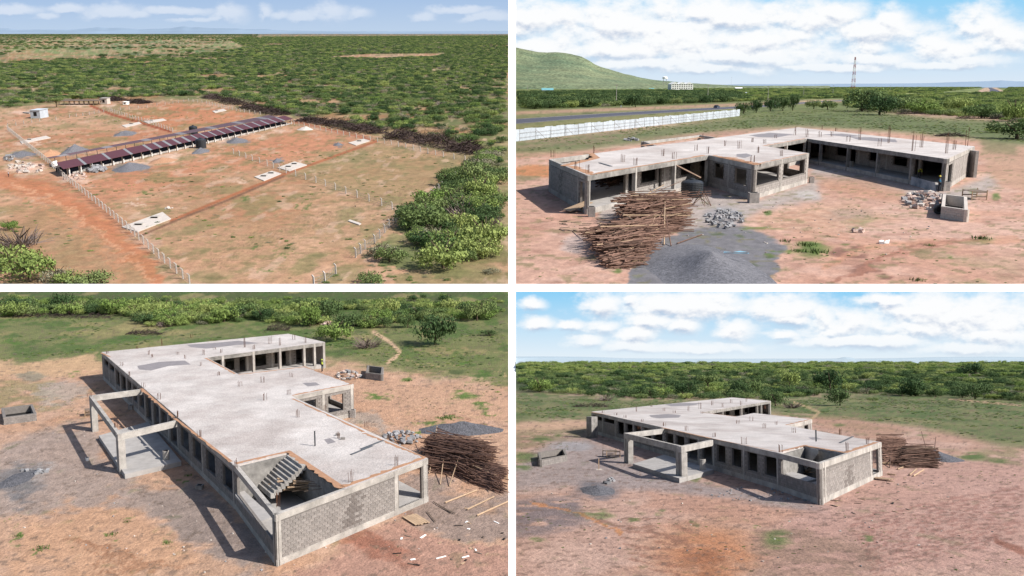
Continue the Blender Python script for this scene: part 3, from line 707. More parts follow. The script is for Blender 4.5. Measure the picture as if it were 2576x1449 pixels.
ridge(TR, 'hill', 432, [(-200,228),(18,238),(70,250),(130,262),(180,264),(230,262),(290,270),(350,285),(385,302),(420,325),(450,338),(480,345),(520,358),(560,370),(600,378),(640,389),(700,400),(780,408),(900,418),(1150,432),(1700,440)], 2700, 4200, M_hill, 18, 1600, 10)
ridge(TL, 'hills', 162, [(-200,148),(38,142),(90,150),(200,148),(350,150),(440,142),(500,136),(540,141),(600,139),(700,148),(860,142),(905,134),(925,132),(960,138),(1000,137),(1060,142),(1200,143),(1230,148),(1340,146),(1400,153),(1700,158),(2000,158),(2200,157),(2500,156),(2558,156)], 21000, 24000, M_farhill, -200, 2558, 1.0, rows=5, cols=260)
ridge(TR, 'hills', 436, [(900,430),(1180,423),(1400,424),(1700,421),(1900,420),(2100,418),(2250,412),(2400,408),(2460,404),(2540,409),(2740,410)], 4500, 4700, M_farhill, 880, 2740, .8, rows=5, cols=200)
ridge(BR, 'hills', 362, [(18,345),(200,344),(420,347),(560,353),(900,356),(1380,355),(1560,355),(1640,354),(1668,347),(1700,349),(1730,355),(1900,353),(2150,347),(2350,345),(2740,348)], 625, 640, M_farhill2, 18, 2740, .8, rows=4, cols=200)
# ---- white gutter bars added between the four views, not part of any site
def wpt(X, Y, d): return ((X-1288)/F*d, d, (724.5-Y)/F*d)
def divider():
    e = bpy.data.objects.new('gutter_cross', None); COL.objects.link(e)
    setp(e, 'white cross-shaped gutter added between the four views', 'wall')
    D = 165.0
    mb = MB()      # level gutter bar, its face tilted to the light to look white
    a, b = wpt(-80, 733.5, D-3.4), wpt(2656, 733.5, D-3.4); c, d_ = wpt(2656, 714.5, D), wpt(-80, 714.5, D)
    back = 1.2
    mb.hexa([a, b, (b[0], b[1]+back+3.4, b[2]), (a[0], a[1]+back+3.4, a[2]), d_, c, (c[0], c[1]+back, c[2]), (d_[0], d_[1]+back, d_[2])])
    build(mb, 'rail', M_border, e)
    mb = MB()      # upright gutter bar between the two upper places
    def post(mb, Y0, Y1, D):
        a, b = wpt(1279, Y0, D-1.4), wpt(1297.5, Y0, D); c, d_ = wpt(1297.5, Y1, D), wpt(1279, Y1, D-1.4)
        mb.hexa([a, b, (b[0], b[1]+.6, b[2]), (a[0], a[1]+2, a[2]), d_, c, (c[0], c[1]+.6, c[2]), (d_[0], d_[1]+2, d_[2])])
    post(mb, 716, -10, 167.6)
    build(mb, 'post', M_border, e)
    mb = MB(); post(mb, 1010, 733, 157.0)
    build(mb, 'post', M_border, e)
    # gutter strip added between the two lower places
    mb = MB(); top = []
    for Y in (1475, 1380, 1300, 1200, 1100, 1040, 990, 960, 940, 925, 915, 908):
        r_ = []
        for X in (1140, 1297.5):
            p = BR.T(np.array([(X-1288)*2.0]), np.array([(Y-724.5)*2.0]))[0]
            r_.append(BR.M @ Vector((p[0], p[1], p[2]+.03*p[1]/60)))
        top.append(r_)
    vs = []
    for l, r_ in top: vs += [l, r_, r_-Vector((0, 0, .3)), l-Vector((0, 0, .3))]
    fs = [(0, 1, 2, 3)]
    for i in range(len(top)-1):
        k = i*4; fs += [(k, k+4, k+5, k+1), (k+1, k+5, k+6, k+2), (k+2, k+6, k+7, k+3), (k+3, k+7, k+4, k)]
    mb.add(vs, fs); build(mb, 'gutter_strip', M_border, e)
divider()
# ================================================================ VEGETATION
BUSHK = [(0, 1.7), (1, 3.2), (2, 3.4), (3, .5), (4, 1.5), (5, .7), (6, .6)]
# top left
bush_tl = [(-200,200),(38,330),(38,545),(330,508),(640,492),(1060,478),(1250,530),(1520,585),(1850,640),(2150,705),(2440,760),(2700,800),(2700,150),(1260,200),(1250,260),(900,300),(500,320),(38,340),(-200,340)]
near = [(-200,330),(330,330),(700,325),(1250,290),(2700,230),(2700,830),(2440,765),(2150,708),(1850,645),(1520,590),(1250,535),(1060,480),(640,490),(330,505),(38,545),(-200,560)]
holesTL = [[(1620,288),(1850,272),(2250,268),(2200,285),(1900,296)],[(1500,505),(1600,500),(1620,520),(1510,530)],[(2290,665),(2370,660),(2400,680),(2300,690)],[(2420,735),(2520,735),(2530,755),(2430,755)]]
A = screen_scatter(TL, near, 5.2, (1.6, 4.6), BUSHK, (.6, 1.2), .84, holesTL, 1, clear=(.035, .38))
B_ = screen_scatter(TL, [(-200,318),(700,300),(1250,262),(1320,186),(2700,178),(2700,232),(1250,292),(700,327),(330,332),(-200,332)], 11, (2.5, 7.5), BUSHK, (.7, 1.0), .7, holesTL, 2, clear=(.01, .42))
C_ = screen_scatter(TL, [(-200,172),(1300,172),(1250,260),(700,300),(-200,318)], 34, (5, 10), [(2, 3), (3, 2), (1, 2)], (.6, .9), .5, [], 3, clear=(.004, .5))
E_ = screen_scatter(TL, [(2440,770),(2700,800),(2700,1440),(2500,1440),(2330,1310),(2130,1240),(2060,1130),(2150,1030),(2260,960),(2240,880),(2400,820)], 3.9, (1.8, 6.0), [(0, 1.2), (1, 3.2), (2, 3.4), (4, 1.6), (6, .5), (5, .6)], (.75, 1.15), .95, [], 4, clear=(.06, .2))
D_ = screen_scatter(TL, [(700,300),(900,292),(1250,262),(1310,190),(1230,186),(1150,200),(1240,240),(1000,270),(850,275)], 15, (3.5, 7), BUSHK, (.7, 1), .6, [], 6, clear=(.012, .42))
D2 = screen_scatter(TL, [(-200,330),(38,330),(300,300),(640,300),(1000,290),(900,330),(300,335)], 11, (3.5, 7.5), [(3, 3), (2, 2), (1, 1)], (.7, 1), .5, [], 8, clear=(.02, .45))
cover(TL, 'bushland', 'dense green thorn bush stretching to the horizon behind the fenced plots', np.concatenate([A, B_, C_, D_, D2]), 40,
      [(700,'in the left part of the scrub behind the far plots'),(1500,'in the scrub above the far end of the shed'),(2100,'in the scrub above the middle of the brushwood line'),(9999,'in the scrub at the end of the brushwood line')], 'bushes in the scrub beyond the brush fence')
cover(TL, 'scrub', 'thick scrub of mixed bushes beside the right-hand post fence', E_, 60,
      [(2200,'at the inner edge of the thicket by the side fence'),(2330,'in the middle strip of the thicket by the side fence'),(2450,'in the outer strip of the thicket by the side fence'),(9999,'at the right edge of the thicket by the side fence')], 'bushes in the thicket beside the side fence')
for i, (x, y, r_, k, zs, lb) in enumerate([
    (285,540,5.0,3,1.2,'lone small tree standing between the low grey frame and the tin shed'),
    (60,1370,6.5,0,.9,'bright green bush in the bottom corner below the dead grey bush'),
    (150,1415,5.5,5,.8,'pale green bush beside the bottom corner of the dirt track'),
    (290,1420,3.6,4,.9,'greyish bush at the lower edge between two green bushes'),
    (350,1430,3.5,0,.8,'small bright green bush at the lower edge beside the greyish one'),
    (450,1438,4.5,1,.6,'low spreading green shrub at the lower edge near the dirt track'),
    (45,1155,2.6,0,.9,'small green bush above the dead grey bush at the edge'),
    (110,1240,6.2,6,.7,'dead grey leafless bush beside the red dirt track'),
    (2360,930,6.5,1,1.1,'large dark green tree shading the far corner of the side fence'),
    (2420,1000,6,0,1.1,'large yellowish green tree right of the shaded fence corner'),
    (2150,1150,7.5,1,.8,'wide feathery green bush against the lower side fence'),
    (1920,1290,3.6,4,.9,'small grey green bush by the bend of the lower side fence'),
    (1960,1320,3.8,1,.8,'small dark green bush in front of the lower side fence'),
    (2230,1350,6.2,0,.95,'bright green bush low down beside the lower side fence'),
    (2440,1240,6.6,0,1,'tall bright green tree in the lower right thicket'),
    (2300,1060,5.6,6,.7,'bare grey thorn bush inside the right-hand thicket'),
    (1880,1430,3.8,1,.6,'low green bush near the last fence post at the bottom')]):
    put_tree(TL, x, y, r_, k, lb, None, 'bush' if k != 3 else 'acacia_tree', zs, 'bush' if k != 3 else 'tree')
# top right
farTR = [(0,436),(2700,436),(2700,560),(2540,600),(2440,590),(2100,565),(1800,540),(1680,520),(1720,500),(1690,492),(1250,508),(900,520),(18,556),(0,556)]
hTR = [[(790,446),(918,446),(918,474),(790,474)],[(145,455),(215,455),(215,482),(145,482)],[(18,430),(900,418),(900,452),(620,455),(18,470)],[(2100,470),(2380,438),(2500,438),(2480,468),(2120,478)],[(1700,488),(2000,468),(2100,470),(2060,480),(1800,492)]]
A = screen_scatter(TR, farTR, 6.6, (1.8, 4.8), [(0, 4), (1, 3), (2, 2.0), (5, 2), (4, 1)], (.7, 1.1), .78, hTR, 11, clear=(.02, .36))
Bt = screen_scatter(TR, [(18,470),(900,462),(1150,470),(1150,512),(900,522),(18,552)], 8.5, (3.4, 5.6), [(2, 3), (1, 1.5)], (.85, 1.2), .95, [], 12)
A2 = screen_scatter(TR, [(1690,505),(2100,490),(2700,480),(2700,640),(2540,612),(2440,600),(2100,578),(1800,562),(1680,535)], 4.4, (1.6, 4.4), [(0, 3), (1, 3), (2, 1.4), (5, 2.4), (4, 1.6)], (.6, 1.0), .9, [], 15, clear=(.03, .25))
cover(TR, 'bushland', 'rolling green bush beyond the road and around the meadow', np.concatenate([A, Bt, A2]), 66,
      [(300,'behind the road at the left edge'),(600,'behind the road near the tallest utility pole'),(950,'behind the road below the apartment block'),(1700,'behind the road right of the apartment block'),(2000,'at the left end of the scrub beyond the meadow'),(2300,'in the middle of the scrub beyond the meadow'),(9999,'at the right end of the scrub beyond the meadow')], 'bushes in the belt behind the road and the meadow')
for i, (x, y, r_, k, zs, lb) in enumerate([
    (1165,572,3.6,2,1.15,'dark bush at the very end of the iron sheet fence'),
    (1228,568,3.4,2,1.5,'dark tree second from the end of the iron sheet fence'),
    (1300,560,4.2,2,1.15,'wide dark bush in the middle of the dark clump beside the road'),
    (1362,558,4.2,2,1.4,'dark rounded tree left of the tallest one beside the road'),
    (1412,556,3.4,2,2.0,'tallest dark tree of the clump beside the road'),
    (1518,548,4.4,1,1.0,'small green bush standing alone right of the dark clump'),
    (1588,552,5.0,1,.9,'low wide bush where the road disappears behind the scrub'),
    (1760,560,10.5,2,.85,'big dark rounded bush at the left end of the scrub'),
    (1850,578,7.5,2,.9,'dark green bush in front of the scrub beside brown brushwood'),
    (1960,560,8.5,1,.8,'olive green bush behind the long meadow edge'),
    (2060,572,7.2,0,.8,'bright yellow green bush at the meadow edge'),
    (2240,565,6.5,5,.8,'pale green bush deep in the scrub right of centre'),
    (2360,595,6.5,1,.75,'low spreading dark bush at the right end of the meadow'),
    (2520,610,6.0,0,1.2,'bright green bush at the far right edge of the meadow'),
    (2540,700,7.0,2,.5,'dark low shrub lying at the right edge behind the brushwood heap'),
    (2440,668,3.4,0,.5,'small green shrub left of the dark low shrub'),
    (620,540,5.5,2,1.1,'dark tree right of the roadside lamp post')]):
    put_tree(TR, x, y, r_, k, lb, None, 'bush' if k != 3 else 'acacia_tree', zs, 'bush')
# bottom left
fBL = [(-300,-6),(1300,-6),(2557,-6),(2557,150),(2300,165),(2050,165),(1850,200),(1500,190),(1250,165),(900,195),(740,180),(640,130),(300,140),(-300,150)]
A = screen_scatter(BL, fBL, 2.3, (1.0, 3.1), [(0, 4), (1, 3.5), (2, 2.2), (5, 2.4), (4, .8), (3, .4)], (.8, 1.3), .95, [[(2120,18),(2240,20),(2200,60)],[(1640,110),(1850,115),(1880,180),(1620,185)],[(1610,170),(1720,175),(1700,205),(1620,205)]], 21, clear=(.1, .12))
cover(BL, 'bushland', 'mixed green bush filling the background beyond the building', A, 66,
      [(300,'at the left end of the belt beyond the roof'),(650,'in the belt above the far left roof corner'),(1100,'in the belt above the left half of the roof'),(1500,'in the belt above the far wing'),(2000,'in the belt above the footpath'),(9999,'at the right end of the belt beyond the meadow')], 'bushes in the belt beyond the flat roof')
for i, (x, y, r_, k, zs, lb) in enumerate([
    (2190,285,3.7,2,1.25,'lone dark green tree standing in the meadow beside the footpath'),
    (1690,262,3.8,0,.9,'bright green bush just behind the far corner of the flat roof'),
    (1850,300,3.1,6,.6,'grey leafless shrub between the flat roof and the footpath'),
    (1560,195,2.3,5,1.5,'tall feathery light green tree behind the roof'),
    (1950,150,2.8,0,1.6,'tall pale green tree right of the clearing'),
    (1870,200,1.7,1,1.1,'small round green bush left of the pair above the footpath'),
    (1935,200,1.7,2,1.1,'small dark bush beside the round green bush above the footpath'),
    (2050,200,2.0,2,1.1,'dark bush alone right of the pair above the footpath'),
    (830,195,1.9,6,.7,'purplish bare bush left of the green belt above the roof'),
    (765,193,1.6,0,.7,'small yellow green bush left of the purplish one'),
    (2465,240,1.7,2,.5,'low dark shrub in the meadow near the right edge'),
    (580,130,3.4,0,1.1,'large bright green bush at the front of the left belt'),
    (300,115,3.2,2,1.0,'dark rounded bush at the left behind the grass'),
    (2400,165,2.8,1,1.3,'tall green tree at the right end of the belt'),
    (1640,165,3.1,2,1.2,'dark green tree beside the ruined brick heap')]):
    put_tree(BL, x, y, r_, k, lb, None, 'bush', zs, 'bush')
# bottom right
fBR = [(0,366),(2740,366),(2740,585),(2400,560),(2150,552),(1750,540),(1500,548),(1300,560),(700,560),(400,545),(200,528),(18,525),(0,525)]
A = screen_scatter(BR, [(0,430),(2740,430),(2740,585),(2400,560),(2150,548),(1750,538),(1500,545),(1300,560),(700,560),(400,545),(200,528),(0,525)], 4.4, (1.2, 3.5), [(0, 1.2), (1, 3.2), (2, 5), (5, .8), (4, .6)], (.6, 1.15), .88, [[(1500,450),(1600,445),(1600,470),(1520,475)]], 31, clear=(.06, .36))
Bq = screen_scatter(BR, [(0,364),(2740,364),(2740,432),(0,432)], 6.0, (1.6, 3.6), [(0, 5), (1, 2), (5, 4), (4, 1.5), (2, .5)], (.7, .95), .85, [], 32)
cover(BR, 'bushland', 'wide green bush running to the skyline behind the meadow', np.concatenate([A, Bq]), 60,
      [(400,'in the front row left of the roof'),(800,'in the front row above the left roof corner'),(1300,'in the front row above the roof'),(1700,'in the front row behind the lone meadow tree'),(2100,'in the front row right of the lone meadow tree'),(9999,'in the front row at the right edge')], 'bushes in the front row behind the meadow')
for i, (x, y, r_, k, zs, lb) in enumerate([
    (1650,592,3.7,2,1.15,'lone dark tree on the meadow just right of the far roof corner'),
    (1325,595,3.4,2,1.0,'green bush touching the far corner of the long roof'),
    (1410,605,3.0,6,.55,'bare grey shrub beside the footpath right of the roof'),
    (140,525,5.4,0,1.05,'big bright green bush at the left edge of the bush line'),
    (985,520,4.6,3,1.3,'flat-topped acacia rising above the bush over the roof'),
    (885,550,4.2,2,1.1,'dark bush just above the left half of the long roof'),
    (1140,545,4.0,2,1.15,'dark rounded tree behind the middle of the roof'),
    (1200,540,4.2,1,1.3,'taller green tree right of the dark rounded one'),
    (1395,505,4.6,5,1.3,'feathery pale tree behind the lone meadow tree'),
    (1600,525,5.8,2,1.3,'dark tall tree behind the lone meadow tree'),
    (2030,545,5.0,2,1.1,'dark rounded bush right of the meadow centre'),
    (2330,560,4.4,2,1.0,'low dark bush near the end of the footpath at right'),
    (470,568,2.8,6,.7,'dark purplish bare bush left of the long roof'),
    (1815,568,1.8,1,.6,'tiny green shrub alone on the meadow'),
    (2330,440,6.4,2,.9,'far dark tree on the skyline side of the right bush'),
    (760,545,3.8,0,1.0,'bright yellow green bush left of the roof corner')]):
    put_tree(BR, x, y, r_, k, lb, None, 'bush' if k != 3 else 'acacia_tree', zs, 'bush' if k != 3 else 'tree')
# ================================================================ THE CONCRETE BUILDING, seen three times
def v2(p): return Vector((float(p[0]), float(p[1])))
BLOCK_MESH = {}
class Bld:
    def __init__(s, site, base, label, H, fl):
        s.site = site; b = site.P(*base); s.base = Vector(b); s.H = H; s.fl = fl
        s.e = thing(site, 'concrete_building', b, label, 'building')
        s.nblock = 0; s.stuff = MB()
    def q(s, zx, zy, k=None):
        return v2(s.site.P(zx, zy, s.H if k is None else k))-v2(s.base)
    def X(s, P, Q, x, z=None):
        """fraction along P->Q whose picture column is x"""
        z = s.H if z is None else z
        f = lambda u: s.site.px(np.array([*(P+(Q-P)*u+v2(s.base)), z]))[0]-x
        lo, hi = -.2, 1.2; a = f(lo) > 0
        for _ in range(40):
            m = (lo+hi)/2
            if (f(m) > 0) == a: lo = m
            else: hi = m
        return (lo+hi)/2
    def add(s, mb, name, m, label=None):
        o = build(mb, name, m, s.e)
        if label: o['label'] = label
        return o
    def wallrun(s, P, Q, z0, z1, ops, m=None, th=.2, off=0.0, name='wall'):
        """ops: (ua, ub, za, zb) openings"""
        ops = [(max(0, o[0]), min(1, o[1]), o[2], o[3]) for o in ops if o[1] > 0 and o[0] < 1]
        mb = MB(); us = sorted({0.0, 1.0, *[o[0] for o in ops], *[o[1] for o in ops]})
        for a, b in zip(us, us[1:]):
            if b-a < 1e-4: continue
            c = (a+b)/2; hit = [o for o in ops if o[0] < c < o[1]]
            p, q_ = P+(Q-P)*a, P+(Q-P)*b
            if not hit: mb.wall(p, q_, th, z0, z1, 0, off)
            else:
                o = hit[0]
                if o[2] > z0+.02: mb.wall(p, q_, th, z0, o[2], 0, off)
                if o[3] < z1-.02: mb.wall(p, q_, th, o[3], z1, 0, off)
        return s.add(mb, name, m or M_mortar)
    def blocks(s, P, Q, z0, z1, ops, bw=.45, bh=.22, single=True, missing=0.0, stain=None):
        L = (Q-P).length; d = (Q-P)/L; n = Vector((d.y, -d.x)); r = random.Random(int(L*100)); row = 0; z = z0+.01
        key = (round(bw, 2), round(bh, 2))
        while z+bh <= z1+.03:
            t = -(bw/2 if row % 2 else 0)
            while t < L:
                a, b = max(t, 0)+.012, min(t+bw, L)-.012
                ok = b-a > .08 and not any(o[0]*L-.02 < b and a < o[1]*L+.02 and z+bh*.7 > o[2] and z+bh*.3 < o[3] for o in ops)
                if ok and r.random() >= missing:
                    mat_ = M_stain if (stain and stain(((a+b)/2)/L, z, r)) else M_block
                    if single and s.nblock < 300 and b-a > bw*.8:
                        k = (key, mat_.name)
                        if k not in BLOCK_MESH:
                            mb = MB(); mb.box(-bw/2+.012, -.03, 0, bw/2-.012, .02, bh-.022); BLOCK_MESH[k] = mb.mesh('block', mat_)
                        o = link('block', BLOCK_MESH[k], s.e); c = P+d*((a+b)/2)+n*r.uniform(-.004, .008)
                        o.matrix_local = Matrix.Translation((c.x, c.y, z)) @ Matrix.Rotation(math.atan2(d.y, d.x), 4, 'Z')
                        s.nblock += 1
                    else:
                        p, q_ = P+d*a, P+d*b; s.stuff.wall(p, q_, .02, z, z+bh-.022, 0, .03+r.uniform(-.006, .006))
                t += bw
            z += bh; row += 1
    def column(s, c, d, w=.32, t=.32, z0=0, z1=None, m=None, off=.06):
        mb = MB(); mb.wall(c-d*w/2, c+d*w/2, t, z0, z1 or s.H-.02, 0, off); return s.add(mb, 'column', m or M_conc)
    def beam(s, P, Q, z0=None, z1=None, th=.3, off=.035, m=None):
        mb = MB(); mb.wall(P, Q, th, z0 or s.H-.5, z1 or s.H-.008, 0, off); return s.add(mb, 'beam', m or M_conc)
    def rebar(s, zx, zy, n=5, h=.75, w=.25, z=None, r_=.016):
        p = s.q(zx, zy, z); z = s.H if z is None else z; mb = MB(); r = random.Random(int(zx*7+zy))
        for i in range(n):
            x = p.x+r.uniform(-w, w); y = p.y+r.uniform(-w, w)
            mb.bar((x, y, z-.02), (x+r.uniform(-.05, .05), y+r.uniform(-.05, .05), z+h*r.uniform(.8, 1.08)), r_, None, 4)
        s.add(mb, 'rebar_cluster', M_rebar)
    def finish(s):
        if s.stuff.v:
            o = s.add(s.stuff, 'block_courses', M_block); o['kind'] = 'stuff'
    def roof(s, pts, strips, damp, floor=None):
        P = [s.q(*p) for p in pts]; mb = MB(); mb.prism(P, s.H-.16, s.H); s.add(mb, 'roof_slab', M_roof)
        mb = MB()
        for a, b, w_ in strips:
            A, B = s.q(*a), s.q(*b); d = (B-A).normalized()
            n = 22; nn = Vector((-d.y, d.x)); r = random.Random(int(a[0])); top = []; bot = []
            for i in range(n+1):
                c = A+(B-A)*i/n; top.append(c+nn*w_*r.choice((.75, 1, 1.15, 1.3))*r.uniform(.85, 1.2)); bot.append(c+nn*.05)
            for i in range(n):
                mb.prism([bot[i], bot[i+1], top[i+1], top[i]], s.H+.001, s.H+.010)
        if mb.v: s.add(mb, 'sand_residue_strip', M_sand)
        for poly in damp:
            mb = MB(); mb.prism([s.q(*p) for p in poly], s.H+.001, s.H+.005); s.add(mb, 'damp_patch', M_damp)
    def floor(s, pts, z1, k=None, name='floor_slab'):
        mb = MB(); mb.prism([s.q(*p, k) if k is not None else s.q(*p) for p in pts], -.3, z1); s.add(mb, name, M_floor)
    def run(s, a, b, cols=(), ops=(), z0=0.0, blocks=False, wall=True, m=None, bm=None, cm=None, cw=.32, single=True, missing=0, beam=True, bw=.45, stain=None, plinth=True, inner=None, k=None):
        P = s.q(*a) if not isinstance(a, Vector) else a; Q = s.q(*b) if not isinstance(b, Vector) else b
        d = (Q-P).normalized(); top = s.H-.5
        O = [(min(s.X(P, Q, o[0]), s.X(P, Q, o[1])), max(s.X(P, Q, o[0]), s.X(P, Q, o[1])), o[2], o[3]) for o in ops]
        if wall:
            s.wallrun(P, Q, z0, top+.01, O, m or (M_mortar if blocks else M_block))
            if blocks: s.blocks(P, Q, s.fl if plinth else z0, top, O, bw, .22, single, missing, stain)
            if plinth:
                mb = MB(); mb.wall(P, Q, .25, -.25, s.fl-.01, 0, .04); s.add(mb, 'plinth', M_conc)
        if beam: s.beam(P, Q, m=bm)
        for x in cols:
            u = s.X(P, Q, x); s.column(P+(Q-P)*u, d, cw, m=cm)
        if inner:
            dist, iops, icols = inner
            if isinstance(dist, tuple): P2, Q2 = s.q(*dist[0], s.fl), s.q(*dist[1], s.fl)
            else: n = Vector((-d.y, d.x))*dist; P2, Q2 = P+n, Q+n
            O = [(min(s.X(P2, Q2, o[0], 1.5), s.X(P2, Q2, o[1], 1.5)), max(s.X(P2, Q2, o[0], 1.5), s.X(P2, Q2, o[1], 1.5)), o[2], o[3]) for o in iops]
            s.wallrun(P2, Q2, s.fl, s.H-.16, O, M_mortar); s.blocks(P2, Q2, s.fl, s.H-.4, O, .6, .22, False)
            for x in icols: s.column(P2+(Q2-P2)*s.X(P2, Q2, x, 1.5), d, .3, .1, s.fl, s.H-.17)
        return P, Q
    def stairs(s, b0, b1, t0, t1, zb, n=10):
        B0, B1, T0, T1 = s.q(*b0, zb), s.q(*b1, zb), s.q(*t0), s.q(*t1)
        for i in range(n):
            mb = MB(); f0, f1 = i/n, (i+1)/n; z = zb+(s.H-zb)*f1
            q4 = [B0+(T0-B0)*f0, B1+(T1-B1)*f0, B1+(T1-B1)*(f1+.02), B0+(T0-B0)*(f1+.02)]
            mb.prism(q4, z-.42, z); s.add(mb, 'step', M_conc)

def board_heap(site, base, e_off, quad_pts, z0, n, label, group, H=.5, L=1.2):
    """loose cut boards thrown on a heap, each one a thing"""
    r = random.Random(n); mb = MB(); mb.box(-L/2, -.11, -.03, L/2, .11, .03); me = mb.mesh('board', M_pole_l)
    a, b, c, d = quad_pts
    for i in range(n):
        u, v = r.random(), r.random(); p = (a*(1-u)+b*u)*(1-v)+(d*(1-u)+c*u)*v
        o = link('board', me, None, site.M @ Matrix.Translation((p.x, p.y, z0+H*r.random())) @ Matrix.Rotation(.35+r.gauss(0, .18), 4, 'Z') @ Matrix.Rotation(r.gauss(0, .08), 4, 'Y') @ Matrix.Diagonal((r.uniform(.7, 1.3), 1, 1, 1)))
        setp(o, label, 'board', group)

# -------------------------------------------------- top right
b = Bld(TR, (1218, 1000), 'unfinished grey concrete building on bare red soil behind the large pole heap', 3.5, .5)
A, B, C, D, E, F_, G, H_, I, J = (187,801),(380,882),(990,780),(1220,830),(1494,771),(1272,735),(1485,697),(2188,800),(2328,736),(1440,641)
V1, V2, V3 = (410,772),(442,795),(275,836)
rp = [B, C, D, E, F_, G, H_, I, J, V1, V2, V3]
b.roof(rp, [((400,880),(980,782),.5), ((1000,782),(1215,830),.6), ((1225,828),(1490,772),.25), ((1030,790),(1200,826),1.2), (V3,(372,876),.9), ((1275,734),(1483,697),.4), ((640,732),(945,690),-.7), (V2,V3,-.7),(V1,V2,-.6)],
       [[(1190,680),(1300,668),(1420,676),(1330,692),(1240,690)], [(1700,690),(1800,690),(1930,702),(1940,716),(1850,712),(1740,702)], [(1130,775),(1180,772),(1210,782),(1170,795),(1130,788)], [(1560,676),(1660,672),(1760,684),(1700,690)]])
b.floor([A, B, C, D, E, F_, G, H_, I, J], .5)
b.run(A, B, cols=[195, 335, 372], ops=[(345,366,.5,2.7)], blocks=True, bw=.55, stain=lambda u, z, r: abs(u-.36) < .08*r.random()**1.5)
b.run(B, C, cols=[388, 624, 822, 988], wall=False, inner=(((568,978),(984,890)), [(586,614,.5,2.7),(650,728,1.3,2.75),(738,752,.5,2.7),(800,826,1.3,2.7),(850,905,1.3,2.7),(948,984,.5,2.7)], [575, 765, 935]), cm=M_conc, bm=M_conc_d)
b.run(C, D, cols=[1094, 1214], ops=[(1020,1068,1.2,2.8),(1125,1182,1.2,2.8)], blocks=True, bw=.5, z0=0)
b.run(D, E, cols=[1226, 1357, 1486], ops=[(1236,1346,1.3,2.9),(1369,1476,1.3,2.9)], blocks=True, bw=.5, bm=M_conc_d)
b.run(E, F_, cols=[], ops=[(1330,1380,1.3,2.9),(1400,1460,1.3,2.9)])
b.run(F_, G, cols=[1385, 1480], wall=False, inner=(6, [(1395,1430,.5,2.8),(1440,1475,.5,2.8)], []), bm=M_conc_d)
b.run(G, H_, cols=[1493, 1553, 1692, 1842, 2012, 2175], wall=False, inner=(((1498,780),(2165,905)), [(1526,1572,1.3,2.8),(1632,1684,1.3,2.8),(1700,1728,.5,2.7),(1797,1834,1.3,2.8),(1918,1986,1.3,2.8),(2028,2042,.5,2.7),(2060,2160,.5,2.9)], [1600,1745,1885,2052]), bm=M_conc_d, cm=M_conc_d)
b.run(H_, I, cols=[2198, 2226, 2275, 2320], ops=[(2202,2220,.5,2.7)], blocks=True, bw=.6, single=False)
b.run(I, J, cols=[], ops=[])
b.run(J, V1, cols=[]); b.run(V1, A, cols=[400, 200])
for P_, Q_ in (((300,830),(296,1000)),):
    pass
# plinth wall of the verandas and the far porch frame
for p, q_ in ((B, C), (G, H_), (F_, G)):
    mb = MB(); mb.wall(b.q(*p), b.q(*q_), .25, -.25, .49, 0, .05); b.add(mb, 'plinth', M_conc)
p1, p2, p3, p4 = b.q(660,711), b.q(945,679), b.q(1022,690), b.q(716,730)
for x, y in ((p4, p1), (p1, p2), (p2, p3)):
    b.beam(x, y, th=-.3, off=0)
for c in (p1, p2): b.column(c, Vector((1, 0)), .5, .5)
# side pier and block stub walls
mb = MB(); mb.wall(b.q(2336,752), b.q(2352,752), 1.6, 0, 3.3); b.add(mb, 'pier', M_block)
for x, y, w_, h_ in ((1213,1020,.95,1.0),(1506,920,.5,.7),(2178,960,.75,1.0),(400,1090,.6,.9)):
    c = b.q(x, y, 0); mb = MB(); mb.box(c.x-w_/2, c.y-w_/2, -.1, c.x+w_/2, c.y+w_/2, h_); mb.box(c.x-w_*.35, c.y-w_*.35, h_-.02, c.x+w_*.35, c.y+w_*.35, h_+.03, 1); b.add(mb, 'block_pier', [M_block, M_dark])
mb = MB(); mb.box(-.3, -.3, 0, .3, .3, .6)
for x, y, h_ in [(328,850,.8),(385,870,.8),(560,815,.8),(618,832,.8),(757,785,.8),(817,800,.8),(926,758,.8),(990,772,.8),(1075,735,.7),(1142,748,1.0),(1240,768,.8),(1210,815,.7),(1355,785,.7),(1325,695,.6),(1270,722,.6),(1208,715,.6),(1430,660,.8),(1482,690,1.2),(1420,680,.8),(1550,690,.9),(1605,686,.8),(1690,712,.9),(1745,705,2.2),(1850,735,1.0),(1893,720,2.3),(2020,760,2.3),(2062,742,1.8),(2180,772,2.4),(2222,752,1.2),(2285,735,2.4),(1560,650,.7),(955,695,.7),(410,770,.9),(205,790,.9),(1630,660,.6)]:
    b.rebar(x, y, 5 if h_ < 2 else 4, h_, .25 if h_ < 2 else .3, r_=.022)
b.finish()
